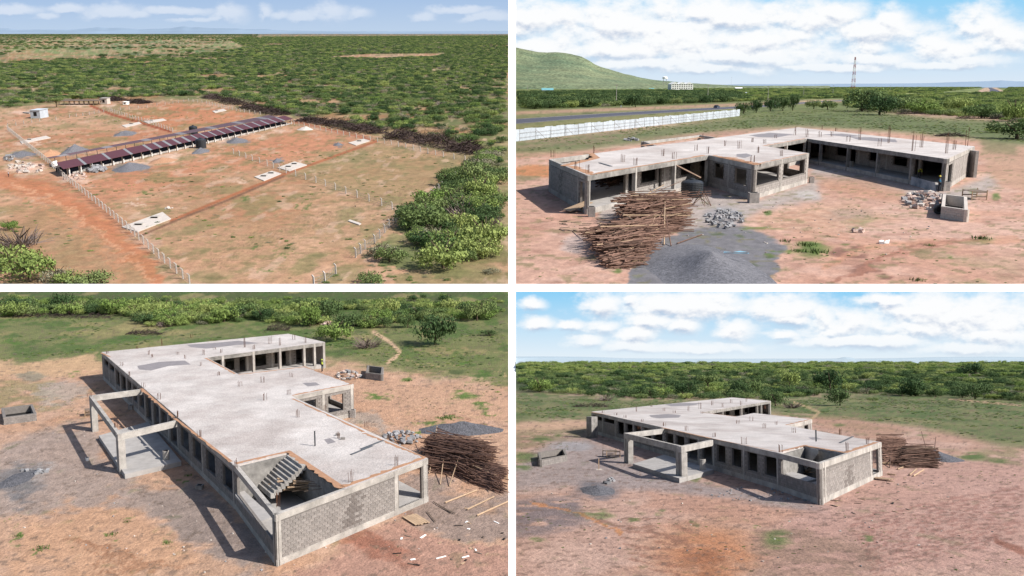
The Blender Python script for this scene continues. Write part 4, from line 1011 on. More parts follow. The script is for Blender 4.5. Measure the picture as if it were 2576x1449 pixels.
# the end stair room on the right wing: ramped soffit and a bucket
# -------------------------------------------------- bottom left
b = Bld(BL, (1400, 1400), 'long flat-roofed concrete shell with corner stairwell open to the sky and porch frame', 3.75, .5)
a_, bb, c_, d_, e_, f_, g_, h_, i_, j_ = (1385,1142),(2152,857),(1468,545),(1778,484),(1530,393),(1195,432),(1040,350),(1635,272),(1450,230),(512,322)
k_, v2_, v3_ = (1180,893),(1458,826),(1735,1012)
b.roof([bb, c_, d_, e_, f_, g_, h_, i_, j_, k_, v2_, v3_],
       [((1735,1005),(2140,858),.45), ((2150,852),(1840,728),.3), ((1840,722),(1480,556),.25), ((1475,542),(1775,484),.35), ((1180,880),(1458,818),-.35), ((1462,822),(1735,1003),-.45), ((1175,872),(890,655),.3),((885,650),(722,505),.35),((560,345),(515,325),.3),((1190,430),(1042,352),.3),((1530,395),(1198,434),.3),((1775,482),(1535,394),.25)],
       [[(690,392),(800,372),(930,365),(960,385),(850,392),(760,415),(700,410)], [(940,285),(1060,278),(1200,265),(1310,278),(1180,288),(1040,305),(960,298)], [(1630,762),(1660,755),(1690,775),(1650,785)], [(1520,478),(1590,475),(1610,488),(1550,496)]])
b.floor([a_, bb, c_, d_, e_, f_, g_, h_, i_, j_, k_], .5)
b.run(a_, bb, cols=[1398, 1990, 2135], ops=[(2005,2120,.5,3.3)], blocks=True, bw=.5, cw=.42, stain=lambda u, z, r: abs(u-.46-.012*math.sin(z*5)) < .08*r.random()**1.5)
b.run(bb, c_, cols=[2140,1960,1780,1600], wall=False, inner=(3, [], []))
b.run(c_, d_, cols=[1475, 1625, 1768], ops=[(1500,1588,.9,2.9),(1650,1725,1.0,2.95)], blocks=True, single=False, bw=.5)
b.run(d_, e_, cols=[1768,1650,1540], ops=[(1600,1640,1.0,2.9),(1665,1750,1.0,2.9)])
b.run(e_, f_, ops=[])
b.run(f_, g_, wall=False, cols=[1195, 1120])
b.run(g_, h_, cols=[1120, 1275, 1408, 1530, 1582, 1628], wall=False, inner=(3.2, [(1075,1110,.9,2.7),(1135,1180,.9,2.7),(1205,1235,.5,2.7),(1285,1340,.9,2.7),(1382,1398,.9,2.7),(1418,1440,.5,2.7),(1490,1520,.5,2.7)], [1245,1370,1460]), bm=M_conc_d)
b.run(h_, i_, cols=[1628], ops=[]); b.run(i_, j_)
b.run(j_, k_, cols=[520, 547, 577, 603, 636, 664, 693, 727, 765, 803, 845, 893, 1016, 1173],
      ops=[(524,544,2.4,3.1),(550,573,2.4,3.1),(582,599,1.2,3.0),(608,630,1.2,3.0),(640,660,1.2,3.0),(668,688,1.2,3.0),(699,722,1.2,3.0),(732,756,.6,3.0),(772,796,.6,3.0),(808,838,1.2,3.0),(855,885,.6,3.0),(908,946,1.15,3.05),(968,1008,1.15,3.05),(1034,1078,1.15,3.05),(1118,1166,1.15,3.05)], blocks=True, single=False, bw=.5)
b.run(k_, a_, cols=[1378], ops=[(1190,1368,1.55,3.2)], blocks=True, single=False, bw=.5)
# porch frame
P1, P2, K1, K2 = b.q(447,541), b.q(592,737), b.q(717,506), b.q(890,667)
for p, q_ in ((P1, P2), (P2, K2), (K1, P1)): b.beam(p, q_, th=.32, off=0, z0=b.H-.62, z1=b.H-.004 if p is P1 else b.H-.012)
for p, q_ in ((P1, P2), (P2, P1)):
    d = (q_-p).normalized(); n = Vector((-d.y, d.x)) if p is P1 else Vector((d.y, -d.x))
    mb = MB(); c = p+n*.01
    for t0, t1 in ((.0, .45), (.72, 1.3)):
        a2, b2 = c+d*t0, c+d*t1; mb.hexa([(*a2, 0), (*b2, 0), (*(b2+n*.6), 0), (*(a2+n*.6), 0), (*a2, b.H-.63), (*b2, b.H-.63), (*(b2+n*.6), b.H-.63), (*(a2+n*.6), b.H-.63)])
    a2, b2 = c+d*.45, c+d*.72; mb.hexa([(*(a2+n*.2), 0), (*(b2+n*.2), 0), (*(b2+n*.4), 0), (*(a2+n*.4), 0), (*(a2+n*.2), b.H-.63), (*(b2+n*.2), b.H-.63), (*(b2+n*.4), b.H-.63), (*(a2+n*.4), b.H-.63)])
    b.add(mb, 'porch_column', M_conc)
mb = MB(); mb.prism([b.q(497,742,.45), b.q(628,937,.45), b.q(912,872,.45), b.q(745,672,.45)], -.2, .45); b.add(mb, 'porch_floor', M_floor)
# stair flight, landing
b.stairs((1288,985), (1362,1048), (1458,838), (1536,892), 1.55)
mb = MB(); mb.prism([b.q(1190,985,1.5), b.q(1372,1150,1.5), b.q(1300,1178,1.5), b.q(1183,1040,1.5)], 1.3, 1.5); b.add(mb, 'landing', M_floor)
for p, q_, dd in ((k_, v2_, 0), (v2_, v3_, 0)):
    mb = MB(); mb.wall(b.q(*p), b.q(*q_), -.2, .5, b.H-.17, 0, 0); b.add(mb, 'stairwell_wall', M_conc_d)
for x, y, h_ in [(1193,905,.75),(1400,1100,1.1),(2000,893,.9),(1762,975,.9),(1335,565,.75),(1455,535,.55),(1500,650,.8),(1208,495,.6),(1322,475,.7),(1467,448,.5),(1098,440,.5),(1012,390,.45),(1710,755,.6),(1845,705,.7),(900,650,.7),(1010,750,.75),(800,560,.7),(655,440,.5),(610,390,.5),(540,330,.4),(745,335,.6),(768,348,.4),(895,335,.4),(935,355,.5),(690,305,.4),(808,290,1.0),(1028,335,.7),(1228,298,1.6),(1275,308,.6),(1115,325,.5),(1360,280,1.1),(1410,290,1.2),(1478,260,.8),(1535,275,1.0),(965,250,.6),(1082,310,.4),(720,500,.6),(585,700,.5),(455,545,.5),(1635,615,.6)]:
    b.rebar(x, y, 5, h_, .22, r_=.018)
mb = MB(); p = b.q(1585,795)
mb.box(p.x-.05, p.y-.05, b.H-.01, p.x+.05, p.y+.05, b.H+1.35); b.add(mb, 'vent_pipe', M_tank)
mb = MB(); r = random.Random(2)
for i in range(16):
    p = b.q(1720+r.uniform(-15, 8), 990+r.uniform(-20, 12), 3.0); q_ = b.q(1510+r.uniform(0, 90), 910+i*7, 2.6); mb.bar((p.x, p.y, 2.9), (q_.x, q_.y, 2.3+r.random()*.5), .03, None, 4)
b.add(mb, 'projecting_rebar', M_timber); b.finish()
board_heap(BL, None, None, [v2(BL.P(1390,1065,.9)), v2(BL.P(1440,1000,.9)), v2(BL.P(1640,1020,.9)), v2(BL.P(1560,1075,.9))], 1.5, 70, 'pale cut timber board on the heap under the open stair', 'boards heaped under the stairs', 1.1, 1.5)
# -------------------------------------------------- bottom right
b = Bld(BR, (1550, 1090), 'grey concrete shell with a row of dark windows and a framed porch on open ground', 3.4, .5)
a_, bb, c_, d_, e_, f_, g_, h_, i_, j_ = (1546,882),(1858,776),(1385,692),(1509,661),(1217,629),(1130,646),(955,625),(1302,568),(1110,550),(400,622)
k_, v2_, v3_ = (1342,830),(1474,793),(1690,833)
b.roof([bb, c_, d_, e_, f_, g_, h_, i_, j_, k_, v2_, v3_],
       [((1690,830),(1850,777),.5), ((1340,822),(1472,790),-.35),((1476,792),(1690,828),-.4),((1385,690),(1505,662),.35),((1010,756),(762,702),.35),((1335,822),(1015,758),.18),((500,640),(402,624),.3),((1130,646),(957,626),.3),((1300,568),(1112,551),.2)],
       [[(690,640),(780,634),(850,640),(840,652),(740,656),(700,650)],[(770,585),(850,578),(960,580),(900,592),(800,596)],[(1490,752),(1530,750),(1560,760),(1510,764)]])
b.floor([a_, bb, c_, d_, e_, f_, g_, h_, i_, j_, k_], .5)
b.run(a_, bb, cols=[1552, 1572, 1800, 1850], ops=[(1812,1840,.5,2.9)], blocks=True, bw=.55, cw=.4, stain=lambda u, z, r: abs(u-.42) < .09*r.random())
b.run(bb, c_, cols=[1850], wall=False, inner=(3, [], []))
b.run(c_, d_, cols=[1400, 1465, 1502], ops=[(1410,1440,1.2,2.8),(1470,1490,.9,2.8)], single=False)
b.run(d_, e_, ops=[]); b.run(e_, f_); b.run(f_, g_, wall=False)
b.run(g_, h_, cols=[1010, 1060, 1155, 1235, 1255, 1298], wall=False, inner=(5, [(1020,1040,.9,2.7),(1075,1095,.9,2.7),(1120,1150,.5,2.7),(1170,1192,.9,2.7),(1200,1230,.5,2.7)], [1105,1190]), bm=M_conc_d)
b.run(h_, i_, cols=[1298]); b.run(i_, j_)
b.run(j_, k_, cols=[402, 457, 520, 568, 612, 652, 706, 762, 818, 872, 940, 1014, 1166, 1336],
      ops=[(410,452,2.3,2.9),(464,514,2.3,2.9),(532,562,1.1,2.8),(576,606,1.1,2.8),(618,648,1.1,2.8),(664,700,1.1,2.8),(714,756,1.1,2.8),(776,810,1.1,2.8),(826,868,1.1,2.8),(886,930,.6,2.8),(956,1004,.6,2.8),(1030,1072,1.1,2.85),(1105,1152,1.1,2.85),(1184,1232,1.1,2.85),(1270,1330,1.1,2.85)], blocks=True, single=True, bw=.6)
b.run(k_, a_, cols=[1540], ops=[(1352,1534,1.55,2.9)], blocks=True, single=False, bw=.6)
mb = MB(); mb.wall(b.q(374,640), b.q(400,642), 1.2, 0, 3.2); b.add(mb, 'pier', M_conc_d)
P1, P2, K1, K2 = b.q(562,729), b.q(852,797), b.q(758,706), b.q(1012,764)
for p, q_ in ((P1, P2), (P2, K2), (K1, P1)): b.beam(p, q_, th=.35, off=0, z0=b.H-.62, z1=b.H-.004 if p is P1 else b.H-.012)
for p, q_ in ((P1, P2), (P2, P1)):
    d = (q_-p).normalized(); n = Vector((-d.y, d.x)) if p is P1 else Vector((d.y, -d.x))
    mb = MB(); c = p+n*.01
    for t0, t1, o_, w_ in ((0, .5, 0, .6), (.5, .8, .25, .25), (.8, 1.5, 0, .6)):
        a2, b2 = c+d*t0+n*o_, c+d*t1+n*o_; mb.hexa([(*a2, 0), (*b2, 0), (*(b2+n*w_), 0), (*(a2+n*w_), 0), (*a2, b.H-.63), (*b2, b.H-.63), (*(b2+n*w_), b.H-.63), (*(a2+n*w_), b.H-.63)])
    b.add(mb, 'porch_column', M_conc)
mb = MB(); mb.prism([b.q(608,884,.45), b.q(842,958,.45), b.q(1014,914,.45), b.q(765,838,.45)], -.2, .45); b.add(mb, 'porch_floor', M_floor)
b.stairs((1392,868), (1475,900), (1470,795), (1540,812), 1.5)
mb = MB(); mb.prism([b.q(1352,905,1.4), b.q(1534,960,1.4), b.q(1470,975,1.4), b.q(1350,925,1.4)], 1.2, 1.4); b.add(mb, 'landing', M_floor)
for p, q_ in ((k_, v2_), (v2_, v3_)):
    mb = MB(); mb.wall(b.q(*p), b.q(*q_), -.2, .5, b.H-.17, 0, 0); b.add(mb, 'stairwell_wall', M_conc_d)
for x, y, h_ in [(1168,785,.7),(1353,825,.7),(1268,705,.6),(1418,728,.6),(1332,688,.5),(1135,682,.5),(1203,668,.6),(1017,750,.5),(880,718,.6),(955,632,.4),(815,628,.4),(885,618,.8),(945,608,1.1),(632,622,.9),(765,618,.5),(657,672,.4),(765,695,.5),(568,652,.4),(1010,590,.9),(1058,600,.8),(1105,578,.8),(1152,590,.9),(1182,572,.7),(522,640,.4),(700,598,.3),(1650,738,.7),(1692,822,.9),(1790,785,.7),(1270,608,.6),(640,708,.3),(458,628,.4)]:
    b.rebar(x, y, 5, h_, .24, r_=.02)
mb = MB(); p = b.q(1530,772); mb.box(p.x-.06, p.y-.06, b.H-.01, p.x+.06, p.y+.06, b.H+1.2); b.add(mb, 'vent_pipe', M_tank)
b.finish()
board_heap(BR, None, None, [v2(BR.P(1475,925,.9)), v2(BR.P(1530,945,.9)), v2(BR.P(1560,915,.9)), v2(BR.P(1490,900,.9))], .9, 30, 'pale cut board lying below the open stair of the far-reaching shell', 'boards below the stair opening', .7)
# ================================================================ THINGS
def cube_part(e, name, m, *boxes):
    mb = MB()
    for b_ in boxes: mb.box(*b_)
    return build(mb, name, m, e)
def mound(site, zx, zy, rx, ry, h, m, label, rot=0, name='gravel_heap', cat='heap', seed=1, n=34, power=1.6, pebbles=0):
    p = site.P(zx, zy); p[2] = site.terrain(p[0], p[1]) if site.terrain else 0
    V = []; Fc = []; r = random.Random(seed)
    for j in range(9):
        f = j/8
        for i in range(n):
            t = 2*math.pi*i/n; rr = f*(1+.22*(mnoise.noise((math.cos(t)*1.5+seed, math.sin(t)*1.5, seed))))
            z = h*max(0, 1-f)**(1/power*1.6)*(1+.3*mnoise.noise((math.cos(t)*f*3+seed, math.sin(t)*f*3, 2)))
            V.append((math.cos(t)*rr*rx, math.sin(t)*rr*ry, z-.04 if j < 8 else -.05))
    for j in range(8):
        for i in range(n): Fc.append((j*n+i, (j+1)*n+i, (j+1)*n+(i+1) % n, j*n+(i+1) % n))
    me = bpy.data.meshes.new(name); me.from_pydata(V, [], Fc); me.materials.append(m); me.polygons.foreach_set('use_smooth', [True]*len(Fc))
    o = link(name, me, None, site.M @ Matrix.Translation(Vector(p)) @ Matrix.Rotation(rot, 4, 'Z')); setp(o, label, cat); return o
def rock_mesh(m, seed):
    r = random.Random(seed); mb = MB(); vs = []
    base = [(-1,-1,-1),(1,-1,-1),(1,1,-1),(-1,1,-1),(-1,-1,1),(1,-1,1),(1,1,1),(-1,1,1)]
    mb.hexa([(x*r.uniform(.5, 1), y*r.uniform(.5, 1), z*r.uniform(.35, .8)) for x, y, z in base])
    return mb.mesh('stone', m)
ROCKS = {}
def stones(site, cx, cy, rx, ry, h, n, size, mats_, label, group, seed=1, name='stone', stuff=False):
    """rx, ry in zoom pixels on the ground; heap height h"""
    r = random.Random(seed); sm = MB()
    for i in range(n):
        t = r.random()*6.283; f = math.sqrt(r.random()); x = cx+math.cos(t)*f*rx; y = cy+math.sin(t)*f*ry
        p = site.T(np.array([x]), np.array([y]))[0]; m = r.choice(mats_); k = (m.name, r.randrange(4))
        if k not in ROCKS: ROCKS[k] = rock_mesh(m, hash(k[1])+3)
        s_ = size*r.uniform(.5, 1.3); z = h*(1-f)**.8*r.uniform(.75, 1.05)+s_*.3
        if stuff:
            me = ROCKS[k]; Mx = Matrix.Translation((p[0], p[1], p[2]+z)) @ Matrix.Rotation(r.random()*6.3, 4, 'Z') @ Matrix.Diagonal((s_, s_*.8, s_*.8, 1))
            sm.add([Mx @ v.co for v in me.vertices], [tuple(f_.vertices) for f_ in me.polygons], mats_.index(m)); continue
        o = link(name, ROCKS[k], None, site.M @ Matrix.Translation((p[0], p[1], p[2]+z)) @ Matrix.Rotation(r.random()*6.3, 4, 'Z') @ Matrix.Rotation(r.uniform(-.6, .6), 4, 'X') @ Matrix.Diagonal((s_, s_*.8, s_*.8, 1)))
        setp(o, label, 'stone', group)
    if stuff: setp(build(sm, name+'s', list(mats_), None, site.M), group, 'stones', None, 'stuff')
def tank(site, zx, zy, r, h, label, name='water_tank', group=None):
    p = site.P(zx, zy); e = thing(site, name, p, label, 'water tank', group)
    prof = [(r*.97, 0)]
    for i in range(8):
        z = h*.78*i/8; prof += [(r*.95, z+.01), (r, z+h*.025), (r, z+h*.07), (r*.95, z+h*.09)]
    prof += [(r*.97, h*.8), (r*.8, h*.87), (r*.4, h*.93), (r*.22, h*.94)]
    mb = MB(); mb.lathe(0, 0, prof, 22); build(mb, 'tank_body', M_tank, e, smooth=False)
    mb = MB(); mb.lathe(0, 0, [(r*.24, h*.935), (r*.24, h), (r*.2, h*1.01)], 14); build(mb, 'lid', M_tank, e); return e
def trough(site, pts, h, label, m=None, th=.25, single=True):
    """open-topped block box, pts = four ground pixels"""
    P = [v2(site.P(*p)) for p in pts]; c = sum(P, Vector((0, 0)))/4; e = thing(site, 'block_cistern', (c.x, c.y, 0), label, 'cistern')
    P = [p-c for p in P]
    if sum(P[i].cross(P[(i+1) % 4]) for i in range(4)) < 0: P = P[::-1]
    mb = MB(); mb.prism(P, -.1, .06); build(mb, 'floor', M_dark, e)
    for i in range(4):
        a, b_ = P[i], P[(i+1) % 4]; mb = MB(); mb.wall(a, b_, th, -.1, h-i*.004, 0); build(mb, 'side_wall', m or M_mortar, e)
        L = (b_-a).length; d = (b_-a)/L; row = 0; z = 0.0; r = random.Random(i); st = MB()
        while z+.2 < h:
            t = -(.2 if row % 2 else 0)
            while t < L:
                u0, u1 = max(t, 0)+.01, min(t+.4, L)-.01
                if u1-u0 > .08: st.wall(a+d*u0, a+d*u1, .02, z+.01, z+.2, 0, .03+r.uniform(-.012, .015))
                t += .4
            z += .21; row += 1
        if st.v: o = build(st, 'stone_facing', M_block if m is None else m, e); o['kind'] = 'stuff'
    return e
POLE_ME = {}
def pole_pile(site, A0, A1, B0, B1, H, n, L, label, group, core=500, seed=1, rad=.05, light=.06, spread=.10):
    a0, a1, b0, b1 = [v2(site.P(*p)) for p in (A0, A1, B0, B1)]; r = random.Random(seed)
    def pose():
        v = r.random(); f = max(0, 1-abs(2*v-1)**2)**.75
        s_ = a0*(1-v)+b0*v; e_ = a1*(1-v)+b1*v; d = e_-s_; l = min(L, d.length)*r.uniform(.6, 1.12)
        u = r.uniform(-.12, 1.12)
        c = s_+d*(.5+(u-.5)*max(.05, 1-l/d.length*.8)); ang = math.atan2(d.y, d.x)+r.gauss(0, spread)
        return c, f*(1-.5*abs(u-.5)), l, ang
    k = ('p', round(rad, 3))
    if k not in POLE_ME:
        mb = MB(); mb.bar((-.5, 0, 0), (0, .004, .004), 1, .85, 6); mb.bar((0, .004, .004), (.5, 0, 0), .85, .65, 6); POLE_ME[k] = mb.mesh('pole', M_pole)
        mb = MB(); mb.bar((-.5, 0, 0), (.5, 0, 0), 1, .8, 6); POLE_ME[('q', round(rad, 3))] = mb.mesh('pole', M_pole_l)
    for i in range(n):
        c, f, l, ang = pose(); z = rad+H*f*(1-.22*r.random()**2)+r.uniform(0, .06)
        if r.random() < .35: z = rad+H*f*r.random()
        kk = k if r.random() > light else ('q', round(rad, 3)); rr = rad*r.uniform(.7, 1.25)
        o = link('pole', POLE_ME[kk], None, site.M @ Matrix.Translation((c.x, c.y, z)) @ Matrix.Rotation(ang, 4, 'Z') @ Matrix.Rotation(r.gauss(0, .08), 4, 'Y') @ Matrix.Diagonal((l, rr, rr, 1)))
        setp(o, label, 'pole', group)
    mb = MB(); r2 = random.Random(seed+9)
    for i in range(core):
        c, f, l, ang = pose(); z = rad+max(0, H-.06)*f*r2.random()**.6*.9; dx, dy = math.cos(ang)*l/2, math.sin(ang)*l/2
        mb.bar((c.x-dx, c.y-dy, z), (c.x+dx, c.y+dy, z+r2.gauss(0, .16)), rad, rad*.75, 5)
    o = build(mb, 'pole_heap', M_pole, None, site.M); setp(o, 'rest of the '+group, 'pole heap', None, 'stuff')
def loose(site, kind, zx, zy, L, w_, t, ang, m, label, z=.03, pitch=0.0, name='plank', cat='plank', group=None):
    mb = MB()
    if kind == 'bar': mb.bar((-L/2, 0, 0), (L/2, 0, 0), w_, w_*.8, 6)
    else: mb.box(-L/2, -w_/2, -t/2, L/2, w_/2, t/2)
    p = site.T(np.array([zx*1.0]), np.array([zy*1.0]))[0]
    o = build(mb, name, m, None, site.M @ Matrix.Translation((p[0], p[1], p[2]+z)) @ Matrix.Rotation(ang, 4, 'Z') @ Matrix.Rotation(pitch, 4, 'Y')); setp(o, label, cat, group); return o
def brush(site, zx, zy, L, W, H, n, label, seed=1, ang=0.0, m=None):
    r = random.Random(seed); mb = MB()
    for i in range(n):
        x, y = r.uniform(-L/2, L/2), r.gauss(0, W/3.2); f = max(.15, 1-abs(2*x/L)**3)*max(.1, 1-abs(y)/(W*.8)); z = H*f*r.random()**.8; t = r.gauss(0, 1.0); l = r.uniform(.25, .7)*W*.8
        mb.bar((x, y, z), (x+math.cos(t)*l, y+math.sin(t)*l, max(0, z+r.gauss(.1, .35)*H)), .03*W/2.5+.012, .01, 3, cap=False)
    p = site.T(np.array([zx*1.0]), np.array([zy*1.0]))[0]
    o = build(mb, 'brushwood_heap', m or M_brush, None, site.M @ Matrix.Translation(Vector(p)) @ Matrix.Rotation(ang, 4, 'Z')); setp(o, label, 'brushwood', None, 'stuff'); return o
def img_ang(site, p, q_):
    a, b_ = v2(site.P(*p)), v2(site.P(*q_)); return math.atan2(b_.y-a.y, b_.x-a.x)
def between(site, p, q_, w_, t, m, label, kind='box', z=.05, name='plank', cat='plank', group=None, z2=None):
    """a straight piece from ground pixel p to ground pixel q"""
    a, b_ = site.P(*p), site.P(*q_); a = Vector((a[0], a[1], z)); b_ = Vector((b_[0], b_[1], z if z2 is None else z2)); c = (a+b_)/2; mb = MB()
    if kind == 'bar': mb.bar(a-c, b_-c, w_, w_*.8, 6)
    else: 
        d = (b_-a).normalized(); n = Vector((-d.y, d.x, 0)).normalized()*w_/2; u = Vector((0, 0, t/2)); A_, B2 = a-c, b_-c
        mb.hexa([A_-n-u, A_+n-u, B2+n-u, B2-n-u, A_-n+u, A_+n+u, B2+n+u, B2-n+u])
    o = build(mb, name, m, None, site.M @ Matrix.Translation(c)); setp(o, label, cat, group); return o
def person(site, zx, zy, label, pose='stand', top=None, hat=None, trousers=None, z=0.0, turn=0.0, skin=None):
    p = site.P(zx, zy, z); e = thing(site, 'person', p, label, 'person', None, turn)
    if pose == 'stand':
        J = dict(pel=(0,0,.95), che=(.02,0,1.32), nec=(.02,0,1.47), hea=(.04,0,1.62), le=(.1,.2,1.12), lh=(.26,.17,.98), re=(.08,-.2,1.12), rh=(.24,-.15,.96), ls=(.02,.17,1.4), rs=(.02,-.17,1.4), lk=(.04,.1,.5), lf=(0,.11,.05), rk=(.06,-.1,.5), rf=(.04,-.12,.05), lt=(.16,.12,.03), rt=(.2,-.13,.03), lp=(0,.09,.9), rp=(0,-.09,.9))
    else:   # bending forward from the hips
        J = dict(pel=(0,0,.9), che=(.34,0,1.1), nec=(.45,0,1.12), hea=(.58,0,1.08), le=(.42,.2,.82), lh=(.5,.12,.58), re=(.42,-.2,.82), rh=(.52,-.12,.56), ls=(.36,.17,1.1), rs=(.36,-.17,1.1), lk=(.06,.1,.48), lf=(0,.12,.05), rk=(.1,-.1,.48), rf=(.05,-.12,.05), lt=(.16,.13,.03), rt=(.2,-.13,.03), lp=(0,.09,.86), rp=(0,-.09,.86))
    def skinned(name, seq, rad, m):
        ks = sorted({k for a in seq for k in a}, key=lambda k: (k != seq[0][0], k)); idx = {k: i for i, k in enumerate(ks)}
        me = bpy.data.meshes.new(name); me.from_pydata([J[k] for k in ks], [(idx[a], idx[b_]) for a, b_ in seq], []); me.materials.append(m)
        o = link(name, me, e); sk = o.modifiers.new('skin', 'SKIN'); 
        if not me.skin_vertices: me.attributes
        for i, k in enumerate(ks):
            rr = rad[k]; me.skin_vertices[0].data[i].radius = (rr, rr)
        me.skin_vertices[0].data[0].use_root = True
        su = o.modifiers.new('sub', 'SUBSURF'); su.levels = 1; su.render_levels = 1; return o
    body = [('pel','che'),('che','nec'),('nec','hea'),('che','ls'),('ls','le'),('le','lh'),('che','rs'),('rs','re'),('re','rh'),('pel','lp'),('lp','lk'),('lk','lf'),('lf','lt'),('pel','rp'),('rp','rk'),('rk','rf'),('rf','rt')]
    rad = dict(pel=.13, che=.14, nec=.055, hea=.1, ls=.06, rs=.06, le=.04, re=.04, lh=.035, rh=.035, lp=.09, rp=.09, lk=.06, rk=.06, lf=.04, rf=.04, lt=.03, rt=.03)
    skinned('body', body, rad, skin or M_skin)
    skinned('shirt', [('che','pel'),('che','ls'),('ls','le'),('che','rs'),('rs','re')], {k: v+.018 for k, v in rad.items()}, top)
    skinned('trousers', [('pel','lp'),('lp','lk'),('lk','lf'),('pel','rp'),('rp','rk'),('rk','rf')], {k: v+.014 for k, v in rad.items()}, trousers)
    h = Vector(J['hea']); mb = MB(); mb.lathe(h.x, h.y, [(.15, h.z+.03), (.125, h.z+.05), (.11, h.z+.12), (.05, h.z+.17)], 10); build(mb, 'helmet', hat, e, smooth=True); return e
M_skin = mat("skin", (.09, .05, .035), .7, None); M_vest = mat("lime_vest", alb(206, 226, 90), .8, None); M_cloth = mat("dark_cloth", (.02, .022, .03), .9, None)
M_blue = mat("blue_cloth", alb(60, 130, 170), .9, None); M_helm = mat("yellow_helmet", alb(220, 200, 60), .4, None); M_shirt = mat("pale_shirt", alb(200, 190, 200), .9, None)

M_postw = mat('old_white_concrete', alb(206, 198, 192), .9, None)
def post_fence(site, pts, spacing, h, label, group=None, wires=3, arm=True, r_=.125, name='post_fence'):
    P = [v2(site.P(*p)) for p in pts]; base = P[0]; e = thing(site, name, (base.x, base.y, 0), label, 'fence', group)
    mb = MB(); mb.box(-r_, -r_, -.2, r_, r_, h)
    if arm: mb.hexa([(-r_,-r_,h),(r_,-r_,h),(r_,r_,h),(-r_,r_,h),(-r_-.3,-r_,h+.32),(r_-.34,-r_,h+.36),(r_-.34,r_,h+.36),(-r_-.3,r_,h+.32)])
    me = mb.mesh('post', M_postw); mw = MB()
    for a, b_ in zip(P, P[1:]):
        L = (b_-a).length; n = max(1, round(L/spacing)); d = (b_-a)/L
        for i in range(n+(b_ is P[-1])):
            c = a+(b_-a)*i/n-base; o = link('post', me, e); o.matrix_local = Matrix.Translation((c.x, c.y, 0)) @ Matrix.Rotation(math.atan2(d.y, d.x)+1.57+rng.gauss(0, .06), 4, 'Z') @ Matrix.Rotation(rng.gauss(0, .015), 4, 'X')
        A_, B2 = a-base, b_-base
        for k in range(wires):
            z = h*(k+.6)/(wires+.1); mw.bar((A_.x, A_.y, z), (B2.x, B2.y, z), .022, None, 3)
        for i in range(int(L/1.2)):
            c = A_+(B2-A_)*(i*1.2/L); c2 = A_+(B2-A_)*min(1, ((i+1)*1.2/L)); mw.bar((c.x, c.y, .1), (c2.x, c2.y, h*.9), .012, None, 3, cap=False); mw.bar((c.x, c.y, h*.9), (c2.x, c2.y, .1), .012, None, 3, cap=False)
    o = build(mw, 'wire_mesh', M_wire, e); o['kind'] = 'stuff'; return e
M_wire = mat("wire", alb(150, 150, 150), .6, None, metal=.4)
M_red = mat("red_paint", alb(190, 60, 50), .7, (2, .1)); M_teal = mat("teal_sheet", alb(130, 196, 206), .6, (1, .1)); M_lime = mat("pale_slab", alb(222, 212, 204), .95, (1, .1), (6, .1)); M_shedfl = mat("dark_shed_floor", alb(92, 80, 78), .95, (1.5, .3)); M_blue_s = mat("blue_plastic", alb(140, 190, 215), .5, None)

